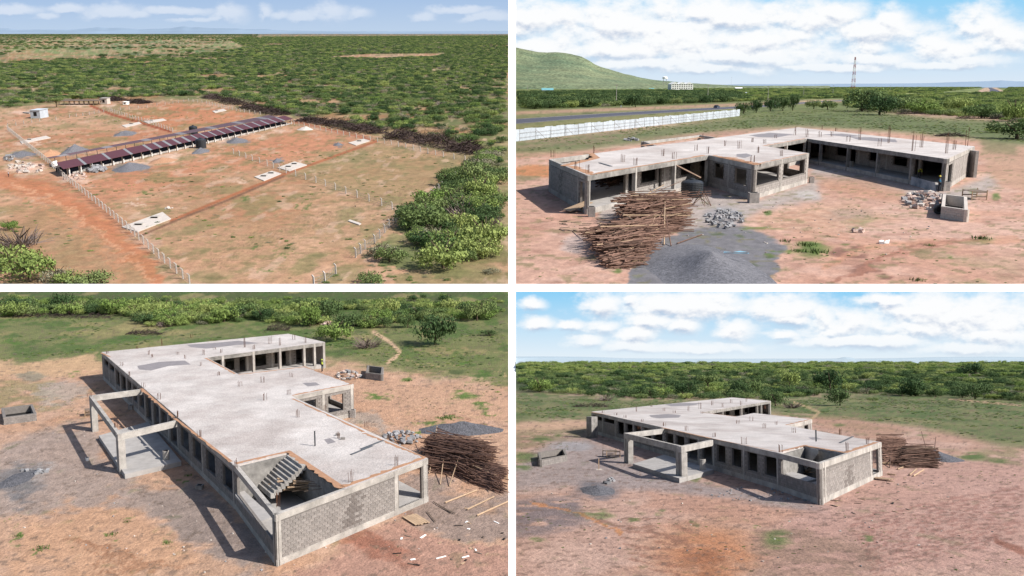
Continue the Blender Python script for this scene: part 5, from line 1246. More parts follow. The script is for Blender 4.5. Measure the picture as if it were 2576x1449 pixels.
# ---------------------------------------------------------------- top left
M_maroon_d = mat('greyer_maroon_sheet', alb(104, 84, 92), .6, (2, .1)); M_clear_d = mat('darker_clear_sheet', alb(136, 132, 138), .6, (2, .1))  # rear roof sheets: greyer maroon and a darker clear
def tl_shed():
    e = thing(TL, 'market_shed', TL.P(330, 880), 'very long open shed with maroon and clear roof panels crossing the red plots', 'shed')
    b0 = Vector(TL.P(330, 880))
    def q(zx, zy, z): p = TL.P(zx, zy, z); return Vector(p)-b0
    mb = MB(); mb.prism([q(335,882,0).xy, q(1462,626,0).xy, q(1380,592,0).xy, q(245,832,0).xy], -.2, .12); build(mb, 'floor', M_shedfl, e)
    E0, E1 = q(318,851,2.6), q(1476,598,2.6); R0, R1 = q(283,818,3.4), q(1432,581,3.4)
    def U(x):
        lo, hi = -.1, 1.1
        for _ in range(40):
            m = (lo+hi)/2
            if TL.px(E0+(E1-E0)*m+b0)[0] < x: lo = m
            else: hi = m
        return lo
    cl = [430, 552, 662, 760, 812, 860, 908, 956, 1002, 1045, 1090, 1133, 1178, 1222, 1268, 1312, 1354, 1394, 1432]
    cuts = [0]; 
    for x in cl: cuts += [U(x-4 if x > 1000 else x-6), U(x+4 if x > 1000 else x+8)]
    cuts.append(1)
    for i, (a, c) in enumerate(zip(cuts, cuts[1:])):
        mb = MB(); g = .0012; a2, c2 = a+g*.2, c-g*.2
        v = [E0+(E1-E0)*a2, E0+(E1-E0)*c2, R0+(R1-R0)*c2, R0+(R1-R0)*a2]; z = Vector((0, 0, -.06))
        mb.hexa([p+z for p in v]+v); build(mb, 'roof_panel', M_maroon if i % 2 == 0 else M_clear, e)
    S0, S1 = q(252,797,2.7), q(1405,588,2.7); T0, T1 = q(232,793,3.2), q(1350,579,3.2); n = 34
    for i in range(n):
        a, c = (i+.004)/n, (i+.996)/n; mb = MB(); v = [S0+(S1-S0)*a, S0+(S1-S0)*c, T0+(T1-T0)*c, T0+(T1-T0)*a]; z = Vector((0, 0, -.06))
        mb.hexa([p+z for p in v]+v); build(mb, 'roof_panel', M_clear_d if i % 5 == 1 else M_maroon_d, e)
    pm = MB(); pm.box(-.14, -.14, 0, .14, .14, 2.55); pme = pm.mesh('post', M_white); dm = MB(); dm.box(-.1, -.1, 0, .1, .1, 2.7); dme = dm.mesh('post', M_timber)
    F0, F1 = q(352,882,0), q(1466,626,0)
    for i in range(30):
        c = F0+(F1-F0)*(i/29); o = link('post', pme, e); o.matrix_local = Matrix.Translation((c.x, c.y, 0)) @ Matrix.Diagonal((1, 1, .55 if i > 2 else 1, 1))
        c = E0+(E1-E0)*(i+.3)/29.8; o = link('post', dme, e); o.matrix_local = Matrix.Translation((c.x, c.y, 0)) @ Matrix.Diagonal((1, 1, .94, 1))
        c = S0+(S1-S0)*(i+.4)/29.9; o = link('post', dme, e); o.matrix_local = Matrix.Translation((c.x, c.y, 0))
    mb = MB()
    for u0, u1, fac in ((0, 1, .55), (0, 1, 1.0)):
        pass
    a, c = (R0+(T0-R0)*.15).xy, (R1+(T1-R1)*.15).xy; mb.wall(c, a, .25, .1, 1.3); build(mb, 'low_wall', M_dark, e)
    a, c = F0.xy+Vector((0, 2.2)), F1.xy+Vector((0, 2.2)); mb = MB(); mb.wall(a, c, .2, .1, .75); build(mb, 'low_wall', M_conc, e)
    mb = MB(); mb.wall(q(268,842,0).xy, q(290,834,0).xy, .4, 0, 1.8); build(mb, 'end_wall', M_white, e)
tl_shed()
post_fence(TL, [(38,655),(120,722),(240,820),(340,912),(500,1038),(640,1155),(700,1208),(800,1300),(955,1432)], 5.2, 1.9, 'white angled concrete post fence along the red dirt track')
post_fence(TL, [(1175,775),(1270,808),(1345,835),(1440,872),(1590,920),(1740,975),(1920,1035),(2030,1078)], 7, 1.9, 'post fence crossing the plots from the shed to the side thicket')
post_fence(TL, [(1480,628),(1640,662),(1760,688),(1900,715),(2080,755),(2230,790),(2340,812)], 7, 1.8, 'thin post fence in front of the dark brushwood line')
post_fence(TL, [(2295,900),(2170,990),(2050,1078),(1960,1148),(1885,1228),(1838,1255),(1790,1297)], 5, 1.9, 'wire mesh post fence along the right-hand thicket')
post_fence(TL, [(1690,1380),(1636,1420),(1580,1440)], 4, 1.8, 'short stretch of leaning fence posts at the bottom right of the plots')
post_fence(TL, [(555,560),(640,588),(730,614),(800,638),(870,664)], 6, 1.7, 'post fence beside the red trench leading up to the kiosk', wires=2)
post_fence(TL, [(350,592),(450,578),(545,560)], 6, 1.7, 'short fence in front of the small lone tree', wires=2)
post_fence(TL, [(40,640),(120,625),(200,612),(282,604)], 8, 1.7, 'short fence below the tin shed', wires=2)
post_fence(TL, [(560,560),(650,550),(740,542)], 7, 1.7, 'fence stretch below the white box', wires=2)
post_fence(TL, [(790,532),(870,522),(950,510),(1040,522),(1130,545),(1230,566),(1310,578)], 7, 1.7, 'fence closing the far plots against the bush', wires=2)
def slab_tl(pts, label, holes=()):
    P = [v2(TL.P(*p)) for p in pts]; c = sum(P, Vector((0, 0)))/len(P); e = thing(TL, 'concrete_slab', (c.x, c.y, 0), label, 'slab', None)
    mb = MB(); mb.prism([p-c for p in P], -.1, .22); build(mb, 'slab', M_lime, e)
    for x, y in holes:
        q_ = v2(TL.P(x, y))-c; mb = MB(); mb.box(q_.x-.9, q_.y-.5, .2, q_.x+.9, q_.y+.9, .62); mb.box(q_.x-.8, q_.y-.56, .3, q_.x+.8, q_.y-.49, .58, 1); build(mb, 'vent_box', [M_conc, M_dark], e)
slab_tl([(612,1145),(818,1070),(860,1103),(690,1170)], 'pale concrete slab with two dark hatches beside the lower post fence', [(700,1135),(780,1100)])
slab_tl([(1280,892),(1368,862),(1415,876),(1328,912)], 'pale slab with hatches left of the fence crossing the plots', [(1328,890),(1365,875)])
slab_tl([(1395,846),(1482,815),(1545,832),(1455,863)], 'pale slab with hatches right of the fence crossing the plots', [(1452,842),(1482,828)])
slab_tl([(1752,720),(1830,700),(1862,710),(1790,733)], 'small pale slab near the far corner of the thin fence', [(1808,713)])
slab_tl([(100,712),(232,685),(256,695),(110,724)], 'pale slab behind the white angled fence at the far left', [(150,705)])
slab_tl([(612,632),(700,615),(712,623),(632,642)], 'pale slab left of the red trench', [(662,626)])
slab_tl([(720,612),(820,598),(838,606),(746,622)], 'pale slab right of the red trench', [(762,608)])
slab_tl([(1068,560),(1124,549),(1140,557),(1082,569)], 'small pale slab in the far plot', [(1090,558)])
slab_tl([(1752,1115),(1760,1108),(1818,1128),(1806,1134)], 'narrow white beam lying alone on the lower plot')
mpm = lambda site, zy: (zy-site.yh)/2*2/site.h/ (F*0+1)   # zoom px per metre across, near the centre
def ell(site, x, y, rx, ry):
    a = v2(site.P(x-rx, y)); b_ = v2(site.P(x+rx, y)); c = v2(site.P(x, y-ry)); d = v2(site.P(x, y+ry)); return (b_-a).length/2, (d-c).length/2
for x, y, rx, ry, h, m, lb in [(658,848,85,16,2.2,M_gravel,'long dark gravel heap in front of the maroon shed'),(630,676,48,10,1.8,M_gravel,'grey gravel heap on the red plot behind the shed'),(1195,713,50,10,2.0,M_gravel,'dark gravel heap near the far half of the shed'),(1010,764,38,10,1.7,M_gravel,'small gravel heap beside the black tank'),(1395,811,22,7,1.2,M_gravel,'small gravel heap left of the twin pale slabs'),(1700,729,22,6,1.1,M_gravel,'tiny gravel heap near the far small slab'),(375,765,46,16,3.0,M_gravel,'tall grey heap touching the back of the shed'),(105,780,62,11,1.6,M_gravel,'flat grey heap at the far left behind the angled fence'),(255,782,38,13,2.4,M_sand,'sandy heap between the angled fence and the tall grey heap'),(820,810,60,14,1.4,M_sand,'low pinkish sand heap beside the long gravel heap'),(1265,688,50,10,1.0,M_sand,'low sand heap along the far front of the shed')]:
    rx_, ry_ = ell(TL, x, y, rx, ry); mound(TL, x, y, rx_, ry_, h, m, lb, seed=int(x))
mound(TL, 1537, 652, 4, 4, 1.6, M_lime, 'small round pale dome near the start of the thin fence', name='pale_dome', cat='dome')
tank(TL, 1012, 744, 2.1, 4.1, 'black ribbed water tank standing in front of the maroon shed'); tank(TL, 974, 675, 1.9, 4.1, 'black water tank behind the shed roof')
stones(TL, 130, 845, 90, 30, .3, 60, .75, [M_rock_p, M_lime], 'pale pinkish rubble stone spread beside the shed end', 'pale rubble beside the near end of the shed', 3)
stones(TL, 372, 890, 62, 20, .3, 26, .7, [M_rock_p, M_rock_p, M_lime], 'pinkish rubble stone in front of the shed post', 'pink rubble in front of the shed', 4)
stones(TL, 480, 857, 52, 12, 1.3, 46, .9, [M_rock], 'grey building block stacked in front of the shed', 'grey blocks stacked in front of the shed', 5, 'building_block')
stones(TL, 45, 800, 20, 14, 1.0, 16, .8, [M_rock], 'grey block on the small stack at the left edge', 'grey blocks at the left edge', 6, 'building_block')
stones(TL, 852, 1050, 20, 5, .0, 8, .5, [M_lime], 'white stone lying above the hatch slab', 'white stones above the hatch slab', 7)
# brushwood barrier
for i, (x0, y0, x1, y1, h) in enumerate([(1045,490,1110,500,2.4),(1125,505,1200,528,2.6),(1225,540,1320,560,2.6),(1320,560,1420,580,2.6),(1510,605,1640,622,2),(1640,622,1780,648,2.6),(1780,650,1900,672,2.8),(1960,690,2110,712,3.6),(2110,712,2290,752,3.8),(2290,752,2420,775,3.2),(540,500,600,508,2),(640,515,735,520,2)]):
    a, c = v2(TL.P(x0, y0)), v2(TL.P(x1, y1)); brush(TL, (x0+x1)/2, (y0+y1)/2, (c-a).length, 10, h*1.4, 560, 'dark tangle of dry thorn branches, '+['leftmost far piece','behind the far fence','above the shed end','right behind the shed end','start of the line right of the shed','left part of the long line','middle of the long line','thick part of the long line','thickest part of the long line','last piece before the green thicket','left of the kiosk','right of the kiosk'][i], i+1, math.atan2(c.y-a.y, c.x-a.x))
def small_house(site, x0, x1, ytop, ybase, wall, roofm, label, depth=None, flat=False, win=2, name='small_house', cat='hut', gables=1, overh=.3, winrows=1, roofh=.35):
    a, c = site.P(x0, ybase), site.P(x1, ybase); w_ = abs(c[0]-a[0]); pm = site.ppm(a); H = (ybase-ytop)/pm; D = depth or w_*.8
    e = thing(site, name, ((a[0]+c[0])/2, a[1], 0), label, cat)
    hw = H if flat else H*(1-roofh)
    mb = MB(); mb.box(-w_/2, 0, -.1, w_/2, D, hw); build(mb, 'wall', wall, e)
    if flat: mb = MB(); mb.hexa([(-w_/2-overh,-overh,hw+.02),(w_/2+overh,-overh,hw+.02),(w_/2+overh,D+overh,hw*1.05),(-w_/2-overh,D+overh,hw*1.05),(-w_/2-overh,-overh,hw+.15),(w_/2+overh,-overh,hw+.15),(w_/2+overh,D+overh,hw*1.05+.15),(-w_/2-overh,D+overh,hw*1.05+.15)]); build(mb, 'roof', roofm, e)
    else:
        for g in range(gables):
            x_0 = -w_/2+w_*g/gables; x_1 = -w_/2+w_*(g+1)/gables; mb = MB()
            if gables == 1: mb.add([(x_0-overh,-overh,hw),(x_1+overh,-overh,hw),(x_1+overh,D+overh,hw),(x_0-overh,D+overh,hw),(x_0-overh,D/2,H),(x_1+overh,D/2,H)], [(3,2,1,0),(0,1,5,4),(2,3,4,5),(0,4,3),(1,2,5)])
            else: m_ = (x_0+x_1)/2; mb.add([(x_0,-overh,hw),(x_1,-overh,hw),(x_1,D,hw),(x_0,D,hw),(m_,-overh,H),(m_,D,H)], [(3,2,1,0),(0,4,5,3),(1,2,5,4),(0,1,4),(2,3,5)])
            build(mb, 'roof', roofm, e)
    wm = MB(); s_ = w_/(win*2+1); wm.box(-s_/2, -.04, 0, s_/2, .05, hw/(winrows*2)); wme = wm.mesh('window', M_dark)
    for r_ in range(winrows):
        for i in range(win):
            o = link('window', wme, e); o.matrix_local = Matrix.Translation((-w_/2+s_*(1.5+2*i), 0, hw*(r_+.3)/winrows))
    return e
small_house(TL, 155, 204, 556, 596, M_tin, M_tin, 'bluish tin shed beside the row of lying beams', 9, True, 1, 'tin_shed', 'shed')
small_house(TL, 505, 540, 496, 525, M_lime, M_conc, 'tiny pale kiosk with a flat concrete roof at the end of the trench', 5, True, 1, 'kiosk', 'kiosk')
small_house(TL, 618, 638, 514, 527, M_white, M_white, 'small white box right of the kiosk', 4, True, 1, 'storage_box', 'box')
e = thing(TL, 'open_frame', TL.P(385, 528), 'low grey open frame with a long roof left of the kiosk', 'frame')
for i in range(8): cube_part(e, 'post', M_timber, (-11+i*3.1, -.15, 0, -10.7+i*3.1, .15, 2.4)); cube_part(e, 'post', M_timber, (-9+i*3.1, 10, 0, -8.7+i*3.1, 10.3, 2.4))
cube_part(e, 'roof', M_timber, (-11.3, -.3, 2.42, 14.5, 10.6, 2.7))
for i in range(9): between(TL, (118+i*9, 568-i*0.6), (150+i*9, 573-i*.8), .9, .5, M_timber if i % 2 else M_conc, 'concrete beam lying in the row behind the tin shed', z=.3, name='lying_beam', cat='beam', group='beams lying behind the tin shed')
person(TL, 44, 890, 'person in pale shirt and dark trousers standing on the red track at the left edge', 'stand', M_shirt, M_cloth, M_cloth)
between(TL, (1788, 1048), (1788, 1049), .3, .3, M_timber, 'stub of a wooden post standing alone on the lower plot', z=.6, name='wooden_post', cat='post')
for x, y in ((1630, 1360), (1690, 1330)):
    pass

# ---------------------------------------------------------------- top right
def strip(site, top, bot, m, name, z=.03, label=None):
    n = len(top); V = [tuple(Vector(site.P(*p))+Vector((0, 0, z))) for p in top]+[tuple(Vector(site.P(*p))+Vector((0, 0, z))) for p in bot]
    me = bpy.data.meshes.new(name); me.from_pydata(V, [], [(n+i, n+i+1, i+1, i) for i in range(n-1)]); me.materials.append(m); me.update()
    o = link(name, me, None, site.M); setp(o, None, None, None, 'structure'); return o
rt = [(18,599),(300,581),(600,563),(900,547),(1100,537),(1200,533),(1300,526),(1450,515),(1560,508),(1700,502)]; rb = [(18,624),(300,601),(600,579),(900,560),(1100,548),(1200,543),(1300,536),(1450,523),(1560,514),(1700,507)]
strip(TR, rt, rb, M_road, 'road'); 
for f in (.06, .94):
    strip(TR, [(a[0], a[1]*(1-f)+c[1]*f-.35) for a, c in zip(rt, rb)], [(a[0], a[1]*(1-f)+c[1]*f+.35) for a, c in zip(rt, rb)], M_conc, 'road_line', .05)
strip(TR, [(2470,466),(2440,452),(2412,441)], [(2400,466),(2405,452),(2395,441)], M_road, 'road', .05)
def iron_fence():
    P, Q = v2(TR.P(18, 712)), v2(TR.P(1145, 584)); P = P+(P-Q)*.04*0; L = (Q-P).length; d = (Q-P)/L; e = thing(TR, 'iron_sheet_fence', (P.x, P.y, 0), 'long shiny corrugated iron sheet fence propped with dark poles beside the road', 'fence')
    n = 92; w_ = L/n; r = random.Random(4)
    mb = MB(); k = 5
    for i in range(k): mb.hexa([(i*w_/k,0,0),((i+.5)*w_/k,-.05,0),((i+.5)*w_/k,-.03,0),(i*w_/k,.02,0),(i*w_/k,0,1),((i+.5)*w_/k,-.05,1),((i+.5)*w_/k,-.03,1),(i*w_/k,.02,1)]); mb.hexa([((i+.5)*w_/k,-.05,0),((i+.97)*w_/k,0,0),((i+.97)*w_/k,.02,0),((i+.5)*w_/k,-.03,0),((i+.5)*w_/k,-.05,1),((i+.97)*w_/k,0,1),((i+.97)*w_/k,.02,1),((i+.5)*w_/k,-.03,1)])
    me = mb.mesh('sheet', M_tin); a = math.atan2(d.y, d.x)
    for i in range(n):
        o = link('sheet', me, e); c = d*w_*i; o.matrix_local = Matrix.Translation((c.x, c.y, .02)) @ Matrix.Rotation(a, 4, 'Z') @ Matrix.Rotation(r.gauss(0, .012), 4, 'X') @ Matrix.Diagonal((1, 1, 2.42+r.uniform(-.12, .12), 1))
    nrm = Vector((d.y, -d.x))
    for i in range(24):
        c = d*L*(i+.2)/24; mb = MB(); mb.bar((*(c+nrm*.14), 0), (*(c+nrm*.16), 2.5+r.random()*.3), .035, .03, 5); build(mb, 'support_pole', M_timber, e)
        if i % 2: mb = MB(); c2 = c+d*2.6+nrm*1.4; mb.bar((*(c+nrm*.2), 2.0), (*c2, 0), .035, .03, 5); build(mb, 'brace', M_timber, e)
        if i < 23:
            for z in (.8, 1.6): c3 = d*L*(i+1.2)/24; mb = MB(); mb.bar((*(c+nrm*.2), z+r.gauss(0, .05)), (*(c3+nrm*.2), z+r.gauss(0, .05)), .025, .02, 5); build(mb, 'rail', M_timber, e)
iron_fence()
def car():
    p = TR.P(1030, 545); a = img_ang(TR, (900, 555), (1100, 543)); e = thing(TR, 'car', (p[0], p[1], .04), 'dark blue car driving on the tarred road behind the iron sheet fence', 'car', None, a)
    m = mat("dark_blue_paint", (.015, .02, .05), .3, None, spec=.6); g = mat("car_glass", (.01, .012, .015), .1, None, spec=.8)
    def loft(name, prof, w0, m_, inset=0):
        mb = MB(); n = len(prof); mb.add([(x, -w0*(1-.08*(z > .9)), z) for x, z in prof]+[(x, w0*(1-.08*(z > .9)), z) for x, z in prof], [tuple(range(n)), tuple(range(2*n-1, n-1, -1))]+[(i, n+i, n+(i+1) % n, (i+1) % n) for i in range(n)]); return build(mb, name, m_, e)
    loft('body', [(-2.2,.35),(2.2,.35),(2.3,.6),(2.2,.85),(1.2,.98),(.7,1.0),(-1.9,1.02),(-2.25,.9),(-2.3,.55)], .88, m)
    loft('cabin', [(-1.95,1.0),(1.0,.98),(.3,1.48),(-1.4,1.5)], .76, g); loft('roof', [(-1.42,1.5),(.32,1.47),(.2,1.54),(-1.3,1.57)], .74, m)
    for x in (-1.4, 1.4):
        for y in (-.85, .85):
            mb = MB(); mb.bar((x, y-.11, .34), (x, y+.11, .34), .34, None, 14); w_ = build(mb, 'wheel', M_tank, e); mb = MB(); mb.bar((x, y-.12, .34), (x, y+.12, .34), .18, None, 10); build(mb, 'rim', M_tin, w_)
    for y in (-.6, .6): cube_part(e, 'headlight', M_white, (2.24, y-.15, .62, 2.32, y+.15, .76))
car()
def pylon(x, yt, yb, r_, label, arm=True):
    p = TR.P(x, yb); H = (yb-yt)/TR.ppm(p); e = thing(TR, 'utility_pole', p, label, 'pole'); mb = MB(); mb.bar((0, 0, 0), (0, 0, H), r_, r_*.6, 7); build(mb, 'shaft', M_conc, e)
    if arm: cube_part(e, 'crossarm', M_timber, (-.9, -.08, H*.93, .9, .08, H*.95))
for x, yt, yb, r_, lb in [(524,424,530,.22,'tallest concrete utility pole left of the white apartment block'),(984,428,508,.22,'utility pole right of the white apartment block'),(1287,434,504,.2,'utility pole above the dark roadside clump'),(1466,434,492,.2,'utility pole where the road bends out of sight'),(1614,430,478,.2,'thin utility pole left of the red and white mast'),(78,432,472,.25,'thin pole beside the teal roofed house at the left edge'),(1832,432,462,.25,'thin pole first right of the mast'),(1902,430,462,.3,'thin pole second right of the mast'),(1967,430,452,.3,'thin pole third right of the mast'),(1102,388,440,.3,'faint thin pole on the skyline right of the white block')]: pylon(x, yt, yb, r_, lb)
def mast():
    p = TR.P(1715, 449); pm = TR.ppm(p); H = (449-292)/pm; W = 17/pm/2; e = thing(TR, 'communication_mast', p, 'tall red and white lattice mast rising over the bush', 'mast'); n = 9
    for k in range(n):
        z0, z1 = H*k/n, H*(k+1)/n; w0, w1 = W*(1-.75*k/n), W*(1-.75*(k+1)/n); mb = MB(); c0 = [(-w0,-w0),(w0,-w0),(w0,w0),(-w0,w0)]; c1 = [(-w1,-w1),(w1,-w1),(w1,w1),(-w1,w1)]
        for i in range(4):
            j = (i+1) % 4; mb.bar((*c0[i], z0), (*c1[i], z1), .32, None, 4); mb.bar((*c0[i], z0), (*c1[j], z1), .2, None, 3); mb.bar((*c0[j], z0), (*c1[i], z1), .2, None, 3); mb.bar((*c1[i], z1), (*c1[j], z1), .2, None, 3)
        build(mb, 'mast_section', M_red if k % 2 == 0 else M_white, e)
mast()
small_house(TR, 801, 910, 414, 459, M_white, M_white, 'large white apartment block with gabled roofs and rows of windows beyond the road', 40, False, 9, 'apartment_block', 'building', 3, .3, 4, .22)
def tower(x, yt, yb, tw, label):
    p = TR.P(x, yb); pm = TR.ppm(p); H = (yb-yt)/pm; W = tw/pm; e = thing(TR, 'water_tower', p, label, 'tower')
    for i in (-1, 1):
        for j in (-1, 1): cube_part(e, 'leg', M_conc, (i*W*.3-.35, j*W*.3-.35, 0, i*W*.3+.35, j*W*.3+.35, H*.8))
    for k in (1, 2): cube_part(e, 'brace', M_conc, (-W*.3, -W*.3, H*.25*k, W*.3, -W*.3+.4, H*.25*k+.5), (-W*.3, W*.3-.4, H*.25*k, W*.3, W*.3, H*.25*k+.5))
    mb = MB(); mb.lathe(0, 0, [(W*.5, H*.8), (W*.56, H*.84), (W*.5, H*.95), (W*.2, H)], 14); build(mb, 'tank_body', M_white, e)
tower(768, 386, 446, 24, 'grey water tower on four legs left of the white apartment block'); tower(404, 404, 432, 18, 'small far water tower above the long pale sheds')
for a in [(150,208,444,471,M_white,M_teal,'white house with teal roof and red door beside the left edge',12),(238,286,424,441,M_teal,M_teal,'pale teal roofed hall among the trees at the left',20),(355,455,422,438,M_tin,M_tin,'grey long shed under the hill, left of the white one',20),(455,592,420,437,M_white,M_white,'long white shed under the hill',20),(583,642,409,424,M_lime,M_red,'small building with a reddish roof at the foot of the hill',20),(1125,1160,440,452,M_white,M_white,'small white house in the scrub right of the apartment block',12),(1170,1200,464,474,M_tin,M_tin,'low grey hut in the scrub behind the road',8),(690,715,444,452,M_teal,M_teal,'tiny teal roof in the trees left of the water tower',10)]:
    small_house(TR, a[0], a[1], a[2], a[3], a[4], a[5], a[6], a[7], False, 3, 'far_house' if 'house' in a[6] else 'far_shed', 'building')
cube_part(setp(thing(TR, 'marker_stone', TR.P(549, 540), 'small white marker stone beside the far verge of the road', 'marker')), 'stone_body', M_white, (-.3, -.3, 0, .3, .3, .9))
pole_pile(TR, (575,1075), (812,1030), (560,1175), (892,1165), 2.4, 84, 7.5, 'reddish brown pole in the back pile in front of the veranda', 'back pile of brown poles before the veranda', 460, 1, .045, .09, .24)
pole_pile(TR, (400,1195), (780,1140), (470,1355), (650,1345), 1.7, 76, 6.5, 'reddish brown pole in the front pile beside the gravel', 'front pile of brown poles beside the gravel', 430, 2, .045, .12, .34)
for i, (p, q_, z, z2) in enumerate([((500,1270),(720,1190),1.3,.9),((560,1290),(700,1220),1.2,1.3),((520,1330),(650,1290),.5,.9),((700,1180),(770,1140),.1,1.8),((765,1235),(765,1130),.05,1.9),((800,1240),(770,1180),.05,1.5),((520,1130),(640,1210),1.3,1.2),((730,1110),(900,1110),2.1,1.7),((310,1165),(380,1205),.1,.5),((830,1230),(955,1185),.08,.08),((640,1285),(715,1180),.2,1.3)]):
    between(TR, p, q_, .05, .05, M_pole_l if i % 2 == 0 else M_pole, ['pale stake lying diagonally over the front pile','pale crossed stake on the front pile','pale stake at the foot of the front pile','brown stake leaning between the two piles','upright brown stake at the right of the back pile','stake leaning against the right end of the back pile','brown stake crossing the gap between the piles','pale beam lying on top of the back pile','stake sticking out left of the front pile','thin pole lying on the gravel edge','stake standing out of the front pile'][i], 'bar', z, 'stake', 'stake', None, z2)
# poles stacked inside the first veranda bay
pole_pile(TR, (425,905), (560,880), (430,985), (562,965), 1.3, 20, 2.6, 'short pole stacked under the veranda roof', 'poles stacked inside the first veranda bay', 160, 5, .06, .0, .05)
rx_, ry_ = ell(TR, 1000, 1350, 360, 165); mound(TR, 1000, 1370, rx_, ry_, 1.3, M_gravel, 'broad flat heap of dark grey gravel in the foreground', seed=4, n=60, power=.9)
stones(TR, 1065, 1105, 100, 48, .5, 85, .2, [M_rock], 'broken grey stone on the pile above the gravel', 'grey broken stones above the gravel', 8)
stones(TR, 2085, 1015, 120, 42, .95, 150, .24, [M_rock_p, M_rock_p, M_rock, M_lime], 'pink and white rubble piece on the heap beside the cistern', 'pink rubble heap beside the cistern', 9, 'rubble_piece')
stones(TR, 1740, 1165, 30, 10, .1, 5, .25, [M_rock_p], 'pinkish stone lying on the bare soil in the middle', 'pinkish stones on the bare soil', 10)
stones(TR, 1868, 1224, 14, 6, .05, 3, .25, [M_white], 'white plastic scrap on the soil right of the grass tuft', 'white scraps on the soil', 11, 'scrap')
stones(TR, 600, 706, 34, 5, .3, 12, .4, [M_rock], 'grey stone behind the long building', 'grey stones behind the building', 12)
stones(TR, 1330, 1000, 1150, 330, .0, 150, .07, [M_rock, M_lime, M_rock_p], 'small pebble scattered over the bare yard', 'pebbles scattered over the yard', 13, 'pebble', True)
tank(TR, 904, 990, 1.15, 1.9, 'black ribbed water tank with a wooden ramp on it beside the re-entrant corner')
def ramp():
    p = TR.P(893, 985); e = thing(TR, 'loading_ramp', (p[0], p[1], 1.9), 'sloping wooden ramp of boards resting on the black tank', 'ramp', None, R(-30))
    for i in range(3): mb = MB(); mb.hexa([(-1.5,-.33+i*.22,1.15),(1.1,-.33+i*.22,.02),(1.1,-.13+i*.22,.02),(-1.5,-.13+i*.22,1.15),(-1.5,-.33+i*.22,1.22),(1.1,-.33+i*.22,.09),(1.1,-.13+i*.22,.09),(-1.5,-.13+i*.22,1.22)]); build(mb, 'board', M_pole if i != 1 else M_pole_l, e)
ramp()
def scaffold(site, x, y, s_, label, seed=3):
    p = site.P(x, y); e = thing(site, 'stick_trestle', p, label, 'trestle'); r = random.Random(seed)
    for i in range(9):
        a = (r.uniform(-1, 1)*s_, r.uniform(-.6, .6)*s_, 0); c = (r.uniform(-.5, .5)*s_, r.uniform(-.3, .3)*s_, r.uniform(.9, 1.5)*s_); mb = MB(); mb.bar(a, c, .035, .03, 5); build(mb, 'leg', M_pole, e)
    for i in range(4): mb = MB(); z = r.uniform(.5, 1.2)*s_; mb.bar((-s_, r.uniform(-.4, .4), z), (s_, r.uniform(-.4, .4), z+.1), .035, .03, 5); build(mb, 'crossbar', M_pole, e)
scaffold(TR, 945, 1035, 1.1, 'rough trestle of thin sticks beside the black tank')
def frame_box(site, x, y, w_, d_, h, label, ang=0):
    p = site.P(x, y); e = thing(site, 'wooden_workbench', p, label, 'workbench', None, ang)
    for i in (-1, 1):
        for j in (-1, 1): cube_part(e, 'leg', M_pole_l, (i*w_/2-.04, j*d_/2-.04, 0, i*w_/2+.04, j*d_/2+.04, h*(1.1 if i > 0 else 1)))
    for j in (-1, 1): cube_part(e, 'rail', M_timber, (-w_/2, j*d_/2-.03, h*.3, w_/2, j*d_/2+.03, h*.42)); cube_part(e, 'rail', M_timber, (-w_/2, j*d_/2-.03, h*.8, w_/2, j*d_/2+.03, h*.88))
    cube_part(e, 'table_top', M_timber, (-w_/2, -d_/2+.05, h*.9, w_/2, d_/2-.05, h*.94))
frame_box(TR, 2325, 1000, 1.5, 2.0, .9, 'light timber frame standing right of the building corner')
trough(TR, [(2156,1098),(2286,1118),(2282,1045),(2165,1030)], 1.05, 'rough pale rendered cistern box beside the rubble heap', M_lime)
e = thing(TR, 'old_tyre', TR.P(2143, 1078), 'dark old tyre leaning against the cistern', 'tyre'); mb = MB(); mb.bar((0, -.1, .45), (0, .1, .45), .45, None, 16); build(mb, 'tread', M_tank, e); mb = MB(); mb.bar((0, -.11, .45), (0, .11, .45), .22, None, 12); build(mb, 'rim', M_dark, e)
mb = MB(); a, c = v2(TR.P(2022, 935)), v2(TR.P(2135, 968)); o_ = (a+c)/2; a, c = a-o_, c-o_; n = Vector((0, 1)); mb.hexa([(*a, .02), (*c, .02), (*(c+n*.9), .02), (*(a+n*.9), .02), (*(a+n*.5), 1.0), (*(c+n*.5), 1.0), (*(c+n*.9), 1.0), (*(a+n*.9), 1.0)])
o = build(mb, 'ramp_block', mat("patchy_white_render", alb(206, 210, 216), .9, (1.6, .18), None, .0, col2=alb(140, 150, 160)), None, TR.M @ Matrix.Translation((o_.x, o_.y, 0))); setp(o, 'patchy white formwork ramp between the two workers', 'ramp')
person(TR, 2046, 900, 'person in a lime vest bending over at the veranda edge', 'bend', M_vest, M_helm, M_cloth, .5, R(-100))
person(TR, 2148, 965, 'person with yellow helmet standing in front of the white ramp', 'stand', M_blue, M_helm, M_cloth, 0, R(160))
for x, y, l, w_, a, lb in [(330,1065,2.6,1.2,.55,'wide board leaning against the near left corner'),]:
    loose(TR, 'box', x, y, l, w_, .06, a, M_pole_l, lb, .5, -.25, 'plywood_sheet', 'board')
for i in range(26):
    x, y = rng.uniform(250, 560), rng.uniform(1095, 1180); loose(TR, 'box', x, y, rng.uniform(.3, 1.1), .12, .03, rng.random()*3, rng.choice([M_timber, M_dark, M_pole_l]), 'scrap of wood on the soil left of the pole piles', name='wood_scrap', cat='scrap', group='wood scraps left of the pole piles')
